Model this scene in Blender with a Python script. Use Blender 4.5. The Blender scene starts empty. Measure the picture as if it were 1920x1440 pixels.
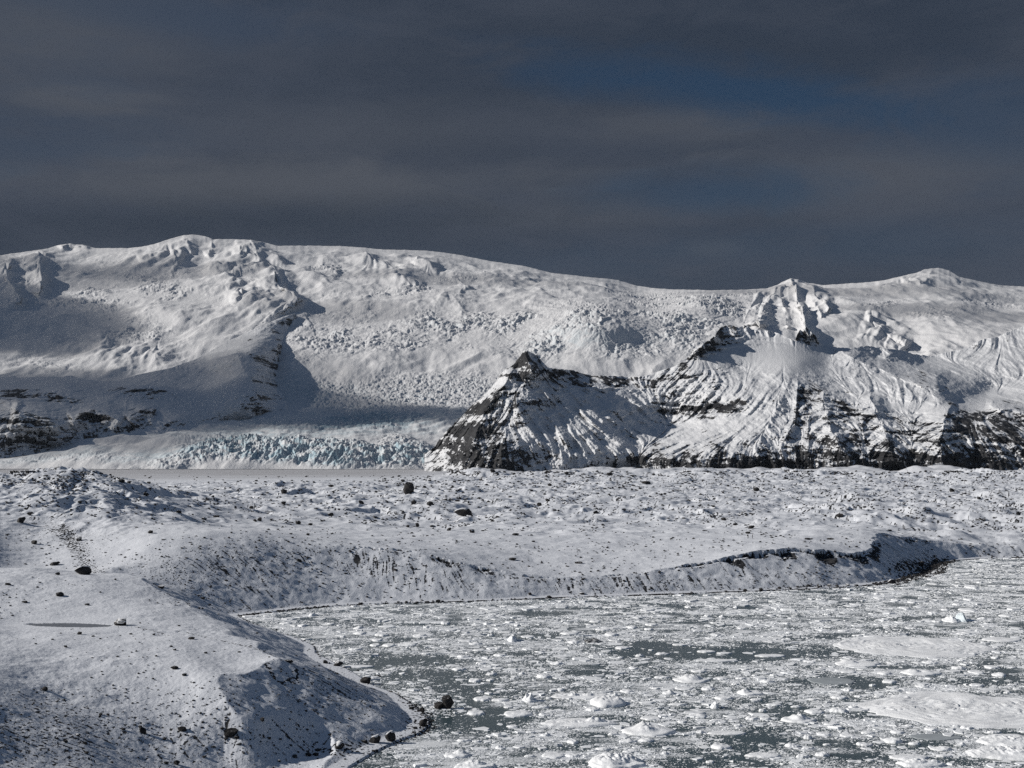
import bpy, bmesh, math, random
import numpy as np
from mathutils import Vector, Matrix

RNG = np.random.default_rng(7)
random.seed(7)
scene = bpy.context.scene
COL = scene.collection

# ------------------------------------------------------------------ camera model
F = 2666.7                       # focal length in photo pixels (50 mm on 36 mm, 1920 px)
HC = 45.0                        # eye height above the lagoon
PITCH = math.atan(135.0 / F)     # horizon sits 135 px below the picture centre
CP, SP = math.cos(PITCH), math.sin(PITCH)

def ray(px, py):
    """slopes (X per Y, Z per Y) of the sight line through a photo pixel"""
    u = (np.asarray(px, float) - 960.0) / F
    v = (720.0 - np.asarray(py, float)) / F
    dy = CP - v * SP
    return u / dy, (SP + v * CP) / dy

def at_depth(px, py, Y):
    sx, sz = ray(px, py)
    return sx * Y, Y + 0 * sx, HC + sz * Y

def at_height(px, py, z):
    sx, sz = ray(px, py)
    Y = (z - HC) / sz
    return sx * Y, Y, z + 0 * sx

def pix(X, Y, Z):
    fz = Y * CP + (Z - HC) * SP
    v = (-Y * SP + (Z - HC) * CP) / fz
    return 960.0 + F * X / fz, 720.0 - F * v

# ------------------------------------------------------------------ noise
_perm = RNG.integers(0, 1 << 30, 65536).astype(np.int64)
def _h(ix, iy, seed):
    return _perm[(ix * 7919 + iy * 104729 + seed * 50021 + _perm[(ix + seed * 31) & 65535]) & 65535]
_ang = np.linspace(0, 2 * np.pi, 256, endpoint=False)
_gx, _gy = np.cos(_ang), np.sin(_ang)

def norm1(a): return (a - a.mean()) / (a.std() + 1e-9)
from statistics import NormalDist
_fq = np.concatenate([np.linspace(.0005, .05, 60), np.linspace(.055, .95, 120)]); _zq = np.array([NormalDist().inv_cdf(1 - q) for q in _fq])
def ZQ(f): return np.interp(f, _fq, _zq)

def perlin(x, y, seed=0):
    ix = np.floor(x).astype(np.int64); iy = np.floor(y).astype(np.int64)
    fx = x - ix; fy = y - iy
    u = fx * fx * fx * (fx * (fx * 6 - 15) + 10); v = fy * fy * fy * (fy * (fy * 6 - 15) + 10)
    def g(a, b):
        h = _h(ix + a, iy + b, seed) & 255
        return _gx[h] * (fx - a) + _gy[h] * (fy - b)
    a = g(0, 0); b = g(1, 0); c = g(0, 1); d = g(1, 1)
    return (a + u * (b - a) + v * ((c + u * (d - c)) - (a + u * (b - a)))) * 1.5

def fbm(x, y, oct=4, seed=0, gain=0.5, lac=2.03):
    r = 0; a = 1.0; t = 0
    for k in range(oct):
        r = r + a * perlin(x, y, seed + k * 17); t += a
        a *= gain; x = x * lac + 3.1; y = y * lac + 7.7
    return r / t * 1.3

def ridged(x, y, oct=4, seed=0, gain=0.5):
    r = 0; a = 1.0; t = 0
    for k in range(oct):
        r = r + a * (1 - 2 * np.abs(perlin(x, y, seed + k * 13))); t += a
        a *= gain; x = x * 2.07 + 1.3; y = y * 2.07 + 5.1
    return r / t

def worley(x, y, seed=0):
    ix = np.floor(x).astype(np.int64); iy = np.floor(y).astype(np.int64)
    f1 = np.full(x.shape, 9.0); f2 = np.full(x.shape, 9.0); idv = np.zeros(x.shape); ox = np.zeros(x.shape); oy = np.zeros(x.shape)
    for a in (-1, 0, 1):
        for b in (-1, 0, 1):
            h = _h(ix + a, iy + b, seed)
            cx = ix + a + (h & 1023) / 1023.0; cy = iy + b + ((h >> 10) & 1023) / 1023.0
            dx = x - cx; dy = y - cy; d = np.hypot(dx, dy)
            m = d < f1
            f2 = np.where(m, f1, np.minimum(f2, d))
            idv = np.where(m, ((h >> 20) & 1023) / 1023.0, idv); ox = np.where(m, dx, ox); oy = np.where(m, dy, oy)
            f1 = np.where(m, d, f1)
    return f1, f2, idv, ox, oy

def sstep(a, b, x):
    t = np.clip((x - a) / (b - a), 0, 1)
    return t * t * (3 - 2 * t)

def blur(a, s):
    """separable gaussian blur"""
    if s <= 0: return a
    n = max(1, int(2.5 * s)); k = np.exp(-0.5 * (np.arange(-n, n + 1) / s) ** 2); k /= k.sum()
    for ax in (0, 1):
        p = [(0, 0), (0, 0)]; p[ax] = (n, n)
        q = np.pad(a, p, mode='edge'); r = 0
        for i, w in enumerate(k):
            r = r + w * (q[i:i + a.shape[0], :] if ax == 0 else q[:, i:i + a.shape[1]])
        a = r
    return a

def sm1(a, s):
    n = int(3 * s); k = np.exp(-0.5 * (np.arange(-n, n + 1) / s) ** 2)
    return np.convolve(np.pad(a, n, mode='edge'), k / k.sum(), 'valid')

def bil(a, j, i):
    j = np.clip(j, 0, a.shape[0] - 1.001); i = np.clip(i, 0, a.shape[1] - 1.001)
    j0 = j.astype(np.int32); i0 = i.astype(np.int32); fj = j - j0; fi = i - i0
    return (a[j0, i0] * (1 - fi) + a[j0, i0 + 1] * fi) * (1 - fj) + (a[j0 + 1, i0] * (1 - fi) + a[j0 + 1, i0 + 1] * fi) * fj

def lic(noise, dj, di, n):
    """smear noise along a direction field (grid units): streaks that follow the fall line"""
    J, I = np.meshgrid(np.arange(noise.shape[0], dtype=float), np.arange(noise.shape[1], dtype=float), indexing='ij')
    acc = noise.copy()
    for sg in (1, -1):
        j = J.copy(); i = I.copy()
        for k in range(n):
            jj = np.clip(np.round(j), 0, noise.shape[0] - 1).astype(np.int32)
            ii = np.clip(np.round(i), 0, noise.shape[1] - 1).astype(np.int32)
            j = j + sg * dj[jj, ii]; i = i + sg * di[jj, ii]
            acc += bil(noise, j, i)
    acc -= acc.mean()
    return acc / (acc.std() + 1e-9)

def rbf(pts, vals, scale=(1.0, 1.0), smooth=0.0):
    P = np.asarray(pts, float) / np.asarray(scale); n = len(P); v = np.asarray(vals, float)
    def U(r2): return 0.5 * r2 * np.log(r2 + 1e-12)
    d2 = ((P[:, None] - P[None]) ** 2).sum(-1)
    A = np.zeros((n + 3, n + 3)); A[:n, :n] = U(d2) + np.eye(n) * smooth
    A[:n, n] = 1; A[:n, n + 1:] = P; A[n, :n] = 1; A[n + 1:, :n] = P.T
    w = np.linalg.solve(A, np.concatenate([v, np.zeros(3)]))
    def f(x, y):
        sh = np.shape(x); x = np.ravel(x) / scale[0]; y = np.ravel(y) / scale[1]
        out = np.empty(x.shape)
        for s in range(0, len(x), 60000):
            xs = x[s:s + 60000, None]; ys = y[s:s + 60000, None]
            out[s:s + 60000] = U((xs - P[:, 0]) ** 2 + (ys - P[:, 1]) ** 2) @ w[:n] + w[n] + xs[:, 0] * w[n + 1] + ys[:, 0] * w[n + 2]
        return out.reshape(sh)
    return f

def rbf_grid(f, x, y, st=5):
    """evaluate a smooth field on every st-th grid node, bilinear between"""
    nj, ni = x.shape
    jj = np.unique(np.append(np.arange(0, nj, st), nj - 1)); ii = np.unique(np.append(np.arange(0, ni, st), ni - 1))
    c = f(x[np.ix_(jj, ii)], y[np.ix_(jj, ii)])
    tj = np.interp(np.arange(nj), jj, np.arange(len(jj))); ti = np.interp(np.arange(ni), ii, np.arange(len(ii)))
    J, I = np.meshgrid(tj, ti, indexing='ij')
    return bil(c, J, I)

def polydist(x, y, poly):
    """distance to a polyline, signed by side (left of travel positive), and place along it 0..1"""
    best = np.full(x.shape, 1e18); side = np.zeros(x.shape); al = np.zeros(x.shape)
    P = np.asarray(poly, float); n = len(P) - 1
    L = np.concatenate([[0], np.cumsum(np.hypot(*np.diff(P, axis=0).T))])
    for k in range(n):
        ax, ay = P[k]; bx, by = P[k + 1]; ex, ey = bx - ax, by - ay
        t = np.clip(((x - ax) * ex + (y - ay) * ey) / (ex * ex + ey * ey + 1e-12), 0, 1)
        dx = x - ax - t * ex; dy = y - ay - t * ey
        d = dx * dx + dy * dy; m = d < best
        best = np.where(m, d, best); side = np.where(m, np.sign(ex * dy - ey * dx), side)
        al = np.where(m, (L[k] + t * (L[k + 1] - L[k])) / L[-1], al)
    return np.sqrt(best), side, al

def inside(x, y, poly):
    P = np.asarray(poly, float); r = np.zeros(x.shape, bool)
    for k in range(len(P)):
        ax, ay = P[k]; bx, by = P[(k + 1) % len(P)]
        if ay == by: continue
        r ^= ((ay > y) != (by > y)) & (x < (bx - ax) * (y - ay) / (by - ay) + ax)
    return r

def blob(px, py, cx, cy, rx, ry, rot=0.0, p=2):
    c, s = math.cos(math.radians(rot)), math.sin(math.radians(rot))
    a = ((px - cx) * c + (py - cy) * s) / rx; b = (-(px - cx) * s + (py - cy) * c) / ry
    return np.exp(-(a * a + b * b) ** (p / 2))

# ------------------------------------------------------------------ mesh building
def link(o): COL.objects.link(o); return o

def mesh_np(name, V, faces, mats, smooth=True, attrs=None):
    """faces: int array (n,3) or (n,4), or a list of such arrays"""
    if not isinstance(faces, list): faces = [faces]
    me = bpy.data.meshes.new(name)
    me.vertices.add(len(V)); me.vertices.foreach_set('co', np.asarray(V, np.float32).ravel())
    nl = sum(f.size for f in faces); nf = sum(len(f) for f in faces)
    me.loops.add(nl); me.loops.foreach_set('vertex_index', np.concatenate([f.ravel() for f in faces]).astype(np.int32))
    me.polygons.add(nf)
    st = []; off = 0
    for f in faces:
        st.append(off + np.arange(len(f)) * f.shape[1]); off += f.size
    me.polygons.foreach_set('loop_start', np.concatenate(st).astype(np.int32))
    me.update(calc_edges=True)
    me.polygons.foreach_set('use_smooth', np.full(nf, smooth))
    for k, a in (attrs or {}).items():
        at = me.attributes.new(k, 'FLOAT', 'POINT'); at.data.foreach_set('value', np.asarray(a, np.float32).ravel())
    for m in (mats if isinstance(mats, (list, tuple)) else [mats]): me.materials.append(m)
    me.validate()
    return link(bpy.data.objects.new(name, me))

def grid_faces(nj, ni, keep=None):
    idx = np.arange(nj * ni).reshape(nj, ni)
    q = np.stack([idx[:-1, :-1], idx[:-1, 1:], idx[1:, 1:], idx[1:, :-1]], -1)
    return q.reshape(-1, 4) if keep is None else q[keep]

def grid_obj(name, X, Y, Z, mat, attrs, keep=None):
    V = np.stack([X, Y, Z], -1).reshape(-1, 3); Q = grid_faces(*X.shape, keep)
    if keep is not None:
        used = np.zeros(len(V), bool); used[Q.ravel()] = True
        ren = np.cumsum(used) - 1; V = V[used]; Q = ren[Q]
        attrs = {k: a.ravel()[used] for k, a in attrs.items()}
    return mesh_np(name, V, Q, mat, True, attrs)

def normals(X, Y, Z):
    a = np.stack([np.gradient(X, axis=1), np.gradient(Y, axis=1), np.gradient(Z, axis=1)], -1)
    b = np.stack([np.gradient(X, axis=0), np.gradient(Y, axis=0), np.gradient(Z, axis=0)], -1)
    n = np.cross(a, b); n /= np.linalg.norm(n, axis=-1, keepdims=True) + 1e-12
    n *= np.where(n[..., 2:3] < 0, -1, 1)
    return n, a, b

def fall_dirs(X, Y, Z, step=1.0, sm=4):
    """grid-space unit direction of the steepest descent"""
    n, a, b = normals(blur(X, sm), blur(Y, sm), blur(Z, sm))
    d = n * n[..., 2:3] - np.array([0, 0, 1.0])
    aa = (a * a).sum(-1); bb = (b * b).sum(-1); ab = (a * b).sum(-1); da = (d * a).sum(-1); db = (d * b).sum(-1)
    det = aa * bb - ab * ab + 1e-12
    di = (da * bb - db * ab) / det; dj = (db * aa - da * ab) / det
    l = np.hypot(di, dj) + 1e-12
    return dj / l * step, di / l * step

# ------------------------------------------------------------------ materials
def nodes_of(name):
    m = bpy.data.materials.new(name); m.use_nodes = True; nt = m.node_tree; nt.nodes.clear()
    out = nt.nodes.new('ShaderNodeOutputMaterial'); b = nt.nodes.new('ShaderNodeBsdfPrincipled')
    nt.links.new(b.outputs[0], out.inputs[0])
    return m, nt, b

class NT:
    """small helper for wiring shader nodes"""
    def __init__(s, nt): s.t = nt; s.L = nt.links.new
    def n(s, kind, **kw):
        x = s.t.nodes.new('ShaderNode' + kind)
        for k, v in kw.items(): setattr(x, k, v)
        return x
    def put(s, sock, v):
        if isinstance(v, bpy.types.NodeSocket): s.L(v, sock)
        elif v is not None: sock.default_value = v
    def math(s, op, a, b=None, c=None, clamp=False):
        x = s.n('Math', operation=op, use_clamp=clamp)
        for k, v in enumerate((a, b, c)):
            if v is not None: s.put(x.inputs[k], v)
        return x.outputs[0]
    def noise(s, vec, scale, detail=4, rough=0.55, out=0):
        x = s.n('TexNoise'); s.put(x.inputs['Vector'], vec); x.inputs['Scale'].default_value = scale
        x.inputs['Detail'].default_value = detail; x.inputs['Roughness'].default_value = rough
        return x.outputs[out]
    def vor(s, vec, scale, feature='F1', out='Distance', rand=1.0):
        x = s.n('TexVoronoi', feature=feature); s.put(x.inputs['Vector'], vec); x.inputs['Scale'].default_value = scale
        x.inputs['Randomness'].default_value = rand
        return x.outputs[out]
    def rng(s, v, a, b, c=0.0, d=1.0, smooth=True):
        x = s.n('MapRange', interpolation_type='SMOOTHSTEP' if smooth else 'LINEAR')
        s.put(x.inputs[0], v); x.inputs[1].default_value = a; x.inputs[2].default_value = b
        x.inputs[3].default_value = c; x.inputs[4].default_value = d
        return x.outputs[0]
    def mix(s, f, a, b):
        x = s.n('Mix', data_type='RGBA'); s.put(x.inputs[0], f); s.put(x.inputs[6], a); s.put(x.inputs[7], b)
        return x.outputs[2]
    def scale(s, vec, sc):
        x = s.n('Mapping'); s.put(x.inputs[0], vec); x.inputs['Scale'].default_value = sc
        return x.outputs[0]
    def obj(s): return s.n('TexCoord').outputs['Object']
    def attr(s, name): return s.n('Attribute', attribute_name=name).outputs['Fac']
    def bump(s, h, strength, dist):
        x = s.n('Bump'); s.put(x.inputs['Height'], h); x.inputs['Strength'].default_value = strength
        x.inputs['Distance'].default_value = dist
        return x.outputs[0]

SNOW = (0.62, 0.628, 0.645, 1)
ROCK_A = (0.012, 0.0125, 0.015, 1); ROCK_B = (0.034, 0.034, 0.036, 1)

def terrain_mat(name, grain, edge=0.35, bump=(0.4, 1.0), ice_col=(0.33, 0.45, 0.51, 1), snow=SNOW, dirt=None):
    m, nt, b = nodes_of(name); N = NT(nt); o = N.obj()
    n1 = N.noise(o, 1.0 / grain, 5, 0.65); n2 = N.noise(o, 1.0 / (grain * 9), 3)
    r = N.math('ADD', N.attr('rock'), N.math('MULTIPLY', N.math('SUBTRACT', n1, 0.5), edge * 4))
    r = N.rng(r, 0.42, 0.58)
    rc = N.mix(N.rng(n2, 0.35, 0.65), ROCK_A, ROCK_B)
    i1 = N.math('MULTIPLY', N.attr('ice'), N.rng(N.noise(o, 1.0 / (grain * 4), 3), 0.3, 0.6))
    sc = N.mix(i1, snow, ice_col)
    if dirt:
        sc = N.mix(N.math('MULTIPLY', N.attr('dirt'), N.rng(n1, 0.35, 0.6)), sc, dirt)
    N.L(N.mix(r, sc, rc), b.inputs['Base Color'])
    b.inputs['Roughness'].default_value = 0.7; b.inputs['Specular IOR Level'].default_value = 0.15
    h = N.math('ADD', N.noise(o, 1.6 / grain, 5, 0.6), N.math('MULTIPLY', r, -0.3))
    N.L(N.bump(h, bump[0], bump[1]), b.inputs['Normal'])
    return m

M_ICE = terrain_mat('glacier_snow', 9.0, 0.3, (0.5, 4.0), snow=(0.64, 0.64, 0.648, 1))
M_MOUNT = terrain_mat('mountain_snow_and_rock', 6.0, 0.22, (0.55, 3.0))
M_GROUND = terrain_mat('moraine_snow_and_stones', 0.8, 0.18, (0.6, 0.22), snow=(0.645, 0.665, 0.705, 1), dirt=(0.23, 0.22, 0.22, 1))

def structure(o):
    o['kind'] = 'structure'; return o
def stuff(o):
    o['kind'] = 'stuff'; return o
def tag(o, label, cat, group=None):
    o['label'] = label; o['category'] = cat
    if group: o['group'] = group
    return o

# ================================================================== far glacier and ice cap
def curve(pts):
    p = np.asarray(pts, float); return lambda x: np.interp(x, p[:, 0], p[:, 1])

SKY = [(-170, 436), (-90, 452), (-40, 470), (0, 480), (50, 473), (90, 466), (105, 461), (130, 457), (155, 459), (180, 466), (240, 466), (265, 464), (290, 459), (330, 446), (345, 442), (362, 440),
       (385, 443), (400, 450), (430, 449), (470, 450), (490, 453), (520, 461), (560, 461), (640, 462), (720, 468), (800, 471), (860, 478), (920, 490), (980, 499), (1040, 513), (1100, 520),
       (1160, 526), (1195, 537), (1250, 543), (1330, 545), (1400, 543), (1440, 541), (1462, 531), (1474, 526), (1484, 522.5), (1496, 523.5), (1515, 530), (1545, 534), (1620, 530), (1660, 525),
       (1700, 516), (1735, 506), (1760, 503), (1780, 508), (1800, 520), (1840, 530), (1880, 536), (1920, 538), (2100, 534)]
C_PTS = [(-170, 895, 3950), (200, 895, 4000), (500, 895, 4080), (800, 895, 4050), (1100, 895, 4300), (1500, 895, 4800), (2060, 895, 5500),
         (-170, 862, 4450), (0, 856, 4500), (130, 838, 4650), (300, 812, 4850), (450, 790, 5280), (200, 865, 4200), (350, 845, 4280), (500, 822, 4480), (650, 820, 4520), (800, 826, 4500),
         (350, 875, 4110), (550, 875, 4130), (700, 875, 4110),
         (650, 782, 5450), (850, 775, 5400), (540, 773, 5450), (700, 745, 5850), (820, 745, 5850), (560, 710, 6250), (700, 703, 6400), (900, 700, 6400), (1200, 690, 6500),
         (-170, 700, 6300), (0, 700, 6400), (200, 700, 6500), (400, 700, 6600), (0, 640, 7100), (200, 650, 7100), (400, 615, 7400), (600, 640, 7050), (750, 620, 7250), (900, 640, 7000), (1050, 650, 6750), (1200, 640, 6800),
         (1020, 600, 7250), (1150, 580, 7500), (1300, 600, 7300), (1500, 640, 6900), (1700, 650, 6900), (2060, 640, 7000),
         (0, 560, 8300), (200, 570, 8300), (250, 530, 9000), (400, 560, 8350), (600, 575, 8200), (900, 562, 8300), (1100, 556, 8500), (1300, 560, 8300), (1600, 590, 7800), (1800, 590, 7800), (2060, 580, 8000),
         (0, 500, 9300), (200, 500, 9800), (400, 500, 9700), (560, 520, 9300), (700, 510, 9800), (900, 520, 9700), (1100, 540, 9600), (1300, 551, 9300), (1600, 545, 9400), (1800, 550, 9200),
         (0, 480, 9900), (360, 441, 11200), (150, 460, 10900), (600, 465, 11300), (900, 490, 11300), (1200, 540, 10700), (1450, 545, 9600), (1750, 506, 10500), (1920, 538, 10500), (2100, 536, 10500), (-170, 440, 9000)]

def ridge_offset(px, py, poly, A, wl, wr, taper=0.15, p=1.0):
    d, s, al = polydist(px, py, poly)
    w = np.where(s > 0, wr, wl)      # wl: width of the steep right-hand flank, wr: of the left-hand flank
    f = np.clip(1 - d / w, 0, 1); f = f * (0.45 + 0.55 * f)
    return A * f * sstep(0, taper, al + 0.02) * sstep(0, taper, 1.02 - al)

def build_glacier():
    cols = np.arange(-170, 2090, 1.35); rows = np.arange(0, 1.0001, 1 / 455.0)
    sky = curve(SKY)(cols)
    sb = sm1(sky, 45); px = np.repeat(cols[None], len(rows), 0)
    py = 897 + (sb[None] - 897) * rows[:, None] + (sm1(sky, 12) - sb)[None] * rows[:, None] ** 6 + (sky - sm1(sky, 12))[None] * rows[:, None] ** 22 + (0.5 * perlin(cols / 9.0, cols * 0, 3))[None] * rows[:, None] ** 40
    Y = rbf_grid(rbf([p[:2] for p in C_PTS], [p[2] for p in C_PTS], (1000, 500), 2e-4), px, py, 6)
    wob = 5 * fbm(px / 30, py / 22, 3, 5)
    qx, qy = px + wob, py + 4 * fbm(px / 26, py / 20, 3, 9)
    def rd(*a, **k): return ridge_offset(qx, qy, *a, **k)
    off = np.zeros_like(Y)
    off += rd([(466, 444), (480, 470), (487, 483), (513, 503), (523, 520), (540, 543), (556, 562), (566, 580)], 420, 26, 120, 0.12)
    off += rd([(520, 520), (500, 545), (470, 560), (430, 575)], 90, 40, 40)
    off += rd([(283, 460), (290, 470), (325, 480), (345, 490)], 240, 26, 50, 0.2)
    off += rd([(258, 492), (275, 478), (288, 466)], 90, 22, 18, 0.2)
    off += rd([(340, 445), (352, 462), (362, 478)], 120, 26, 26, 0.25)
    off += rd([(395, 452), (400, 466), (385, 480)], 120, 22, 22, 0.25)
    off += rd([(440, 452), (450, 468), (446, 482)], 150, 14, 22, 0.25)
    off += rd([(85, 470), (72, 500), (80, 530), (70, 560)], 260, 22, 60, 0.2)
    off += rd([(20, 480), (12, 515), (30, 545), (40, 580)], 260, 22, 50, 0.2)
    off += rd([(105, 462), (130, 458), (158, 462), (175, 467)], 160, 14, 16, 0.2)
    # horn with its three ribs
    off += rd([(1484, 521), (1462, 540), (1440, 566), (1426, 600), (1424, 620)], 260, 26, 46, 0.06)
    off += rd([(1484, 521), (1490, 548), (1498, 575), (1508, 608), (1520, 640)], 330, 16, 24, 0.06)
    off += rd([(1462, 540), (1466, 570), (1476, 600), (1480, 625)], 150, 14, 18, 0.1)
    off += rd([(1490, 523), (1518, 545), (1545, 568), (1560, 590)], 330, 16, 26, 0.1)
    off += rd([(1520, 560), (1535, 585), (1540, 610)], 120, 14, 18, 0.2)
    off += rd([(1624, 592), (1640, 600), (1662, 617), (1690, 631), (1704, 645)], 190, 22, 60, 0.12)
    off += rd([(1735, 507), (1715, 520), (1692, 533)], 160, 20, 26, 0.2)
    off += rd([(1750, 508), (1740, 525), (1722, 545)], 120, 18, 22, 0.2)
    off += rd([(1700, 518), (1670, 530), (1640, 538)], 120, 18, 26, 0.2)
    # lit drifts and steps on the cap
    for pl, A, a, c in [([(660, 472), (690, 487), (740, 497), (790, 505)], 150, 16, 40), ([(770, 490), (800, 500), (830, 507)], 170, 14, 26),
                        ([(900, 505), (930, 512), (960, 520)], 90, 12, 30), ([(960, 500), (1000, 508), (1020, 520)], 80, 12, 26), ([(1060, 528), (1090, 540), (1110, 552)], 110, 14, 30),
                        ([(1130, 530), (1140, 542), (1150, 552)], 90, 12, 26), ([(590, 492), (620, 505), (640, 520)], 130, 16, 36), ([(730, 520), (765, 535), (800, 545)], 130, 16, 40),
                        ([(840, 520), (870, 530), (885, 548)], 130, 14, 40), ([(600, 560), (650, 565), (700, 560)], 90, 18, 30), ([(820, 560), (850, 570), (880, 590)], 90, 16, 26),
                        ([(380, 500), (420, 508), (450, 520)], 120, 18, 40), ([(420, 545), (440, 552), (455, 566)], 90, 14, 30), ([(150, 640), (240, 655), (330, 650)], 120, 30, 60)]:
        off += rd(pl, A, a, c, 0.25)
    Y = Y - off
    Yb = Y.copy(); Xb, _, Zb = at_depth(px, py, Y)
    # ---- masks for broken ice
    def B(*a, **k): return blob(qx, qy, *a, **k)
    big = np.clip(B(1160, 625, 190, 52, 4, 4) * 1.0 + B(1330, 585, 130, 26, 4, 4) * .9 + B(1010, 640, 90, 42, -12, 4) * .8 + B(760, 630, 190, 36, 0, 4) * .75 + B(600, 650, 90, 40, 8, 4) * .5
                  + B(880, 600, 120, 25, 0, 4) * .55 + B(1260, 555, 120, 12, 0, 4) * .5 + B(1400, 560, 60, 20, 0, 4) * .5, 0, 1)
    mid = np.clip(B(190, 552, 140, 26, -4, 4) * .9 + B(240, 615, 110, 30, 14, 4) * .9 + B(345, 560, 90, 18, 10, 4) * .75 + B(320, 520, 120, 12, 0, 4) * .5 + B(160, 500, 80, 14, 0, 4) * .4 + B(620, 510, 60, 16, 18, 4) * .8
                  + B(850, 530, 75, 15, -8, 4) * .7 + B(700, 560, 120, 12, 0, 4) * .5 + B(760, 548, 70, 12, 0, 4) * .5 + B(1700, 580, 120, 16, 10, 4) * .7 + B(1860, 575, 80, 14, 0, 4) * .6 + B(1570, 585, 40, 16, 0, 4) * .5 + B(470, 515, 40, 20, 40, 4) * .5
                  + B(640, 590, 130, 16, 0, 4) * .6 + B(40, 560, 80, 40, 0, 4) * .6 + B(100, 690, 120, 18, 0, 4) * .35 + B(60, 650, 110, 22, 0, 4) * .4 + B(450, 470, 60, 12, 0, 4) * .3, 0, 1)
    fine = np.clip(B(800, 738, 200, 34, -3, 4) * 1.0 + B(620, 745, 110, 30, 20, 4) * .8 + B(700, 790, 120, 14, -4, 4) * .75 + B(520, 797, 90, 10, 0, 4) * .4, 0, 1)
    front = np.clip(B(580, 850, 230, 27, 3, 6) * 1.0 + B(360, 856, 120, 15, -14, 4) * .5 + B(120, 866, 150, 8, -3, 4) * .22 + B(780, 845, 70, 22, 20, 4) * .6, 0, 1)
    # ---- seracs: tilted blocks between crevasses, running across the slope
    wx = 12 * fbm(Xb / 120, Yb / 160, 3, 21)
    def serac(c, A, seed, ax=1.0):
        """leaning angular blocks parted by crevasses"""
        u, v = Xb / c, Yb / (c * ax)
        u, v = u + .42 * fbm(u * 1.3, v * 1.3, 3, seed + 50), v + .42 * fbm(u * 1.3 + 9, v * 1.3, 3, seed + 60)
        f1, f2, idv, ox, oy = worley(u, v, seed)
        t = idv * 6.283 * 7
        return A * ((idv - 0.5) * 1.0 + 1.1 * (np.cos(t) * ox + np.sin(t) * oy) - .7 * sstep(0.16, 0.0, f2 - f1))
    z = np.zeros_like(Y)
    patch = 0.35 + 0.65 * sstep(-0.35, 0.35, fbm(Xb / 260, Yb / 420, 4, 31))
    def falls(c, seed):
        Xr, Yr_ = Xb * .82 + Yb * .30, (Yb * .62 - Xb * .45) * .72
        u, v = Xr / (c * 1.25) + .7 * fbm(Xb / (c * 2.2), Yb / (c * 3), 3, seed + 1), Yr_ / (c * .72) + .7 * fbm(Xb / (c * 2.2) + 5, Yb / (c * 3), 3, seed + 2)
        return ridged(u, v, 5, seed, .62)
    z += big * patch ** 1.3 * (serac(56, 5, 1, 1.2) + serac(24, 3, 2) + 27 * falls(74, 351) + 3 * fbm(Xb / 12, Yb / 16, 2, 3))
    z += mid * patch ** 1.6 * (serac(50, 3.5, 5, 1.3) + serac(25, 2.5, 6) + 24 * falls(90, 361))
    z += fine * (serac(22, 3, 9, 1.5) + serac(11, 2, 10) + 11 * falls(34, 371))
    z += front * (serac(38, 5, 13, 1.5) + serac(15, 3, 14, 1.2) + 27 * falls(46, 381) + 3 * fbm(Xb / 9, Yb / 10, 3, 16))
    rough = 1 - np.clip(big + mid + fine + front, 0, 1)
    z += rough * (30 * fbm(Xb / 420, Yb / 800, 4, 45) + sstep(770, 690, py) * 34 * ridged(Xb / 620 + .3 * fbm(Xb / 500, Yb / 900, 2, 47), Yb / 1300, 3, 46) + 8 * fbm(Xb / 170, Yb / 420, 3, 41) + 3.0 * fbm(Xb / 45, Yb / 150, 3, 42) + 5 * sstep(.1, .5, fbm(Xb / 300, Yb / 500, 3, 43)) * ridged(Xb / 70, Yb / 160, 4, 44))
    # ribs and gullies under the crests
    cr = np.clip(off / 200, 0, 1)
    dj, di = fall_dirs(Xb, Yb, Zb, 1.0, 4)
    wn = RNG.standard_normal(px.shape)
    g1 = lic(blur(wn, 2.2), dj, di, 16)
    z += cr * 9 * g1 * (1 - 0.6 * mid)
    # long low flow lines on the flat tongue
    tongue = blob(qx, qy, 600, 800, 330, 26, -3, 4)
    z += tongue * (1 - front) * 2.6 * fbm(Xb / 22, Yb / 60, 3, 55)
    ogive = np.sin((py + .00022 * (px - 560) ** 2 + 3 * fbm(px / 60, py / 20, 2, 57)) * 1.05)
    z += tongue * (1 - front) * sstep(828, 818, py) * 3.2 * ogive
    z *= sstep(455, 470, px * 0 + 470) * sstep(0, 0.05, 1.0 - rows)[:, None] * 0.85 + 0.15
    z *= sstep(0, .06, rows)[:, None]
    Z = Zb + z
    n, a, b = normals(Xb, Yb, Z)
    ice = np.clip((big * .34 + mid * .22 + fine * .8 + front * 1.2) * sstep(0.93, 0.55, n[..., 2]) + front * .25 * sstep(-.2, .5, -g1) + tongue * (.42 + .16 * ogive)
                  + .55 * blob(qx, qy, 690, 790, 110, 15, -4, 4) + .45 * blob(qx, qy, 350, 845, 160, 10, -8, 4) + .3 * blob(qx, qy, 100, 862, 150, 12, -5, 4) + .35 * blob(qx, qy, 560, 735, 60, 26, 20, 4), 0, 1)
    rk = sstep(0.62, 0.40, n[..., 2]) * cr * 0.42 + sstep(0.55, 0.35, n[..., 2]) * 0.12
    rk += 0.40 * blob(px, py, 138, 463, 34, 5, 0, 4) + 0.25 * blob(px, py, 520, 530, 16, 34, -35) + 0.3 * blob(px, py, 1502, 545, 18, 22, -35) * sstep(.2, 1, g1)  # first term: rock tone standing in for shaded snow on the skyline knob
    rk += 0.35 * blob(px, py, 1360, 625, 1, 1)
    # behind the skyline the cap rolls over and drops away
    back = []
    for k, (dY, dz) in enumerate([(250, -2), (600, -25), (1200, -120), (2200, -420), (3200, -1100)]):
        back.append((Xb[-1] * (Yb[-1] + dY) / Yb[-1], Yb[-1] + dY, Z[-1] + dz))
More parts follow.
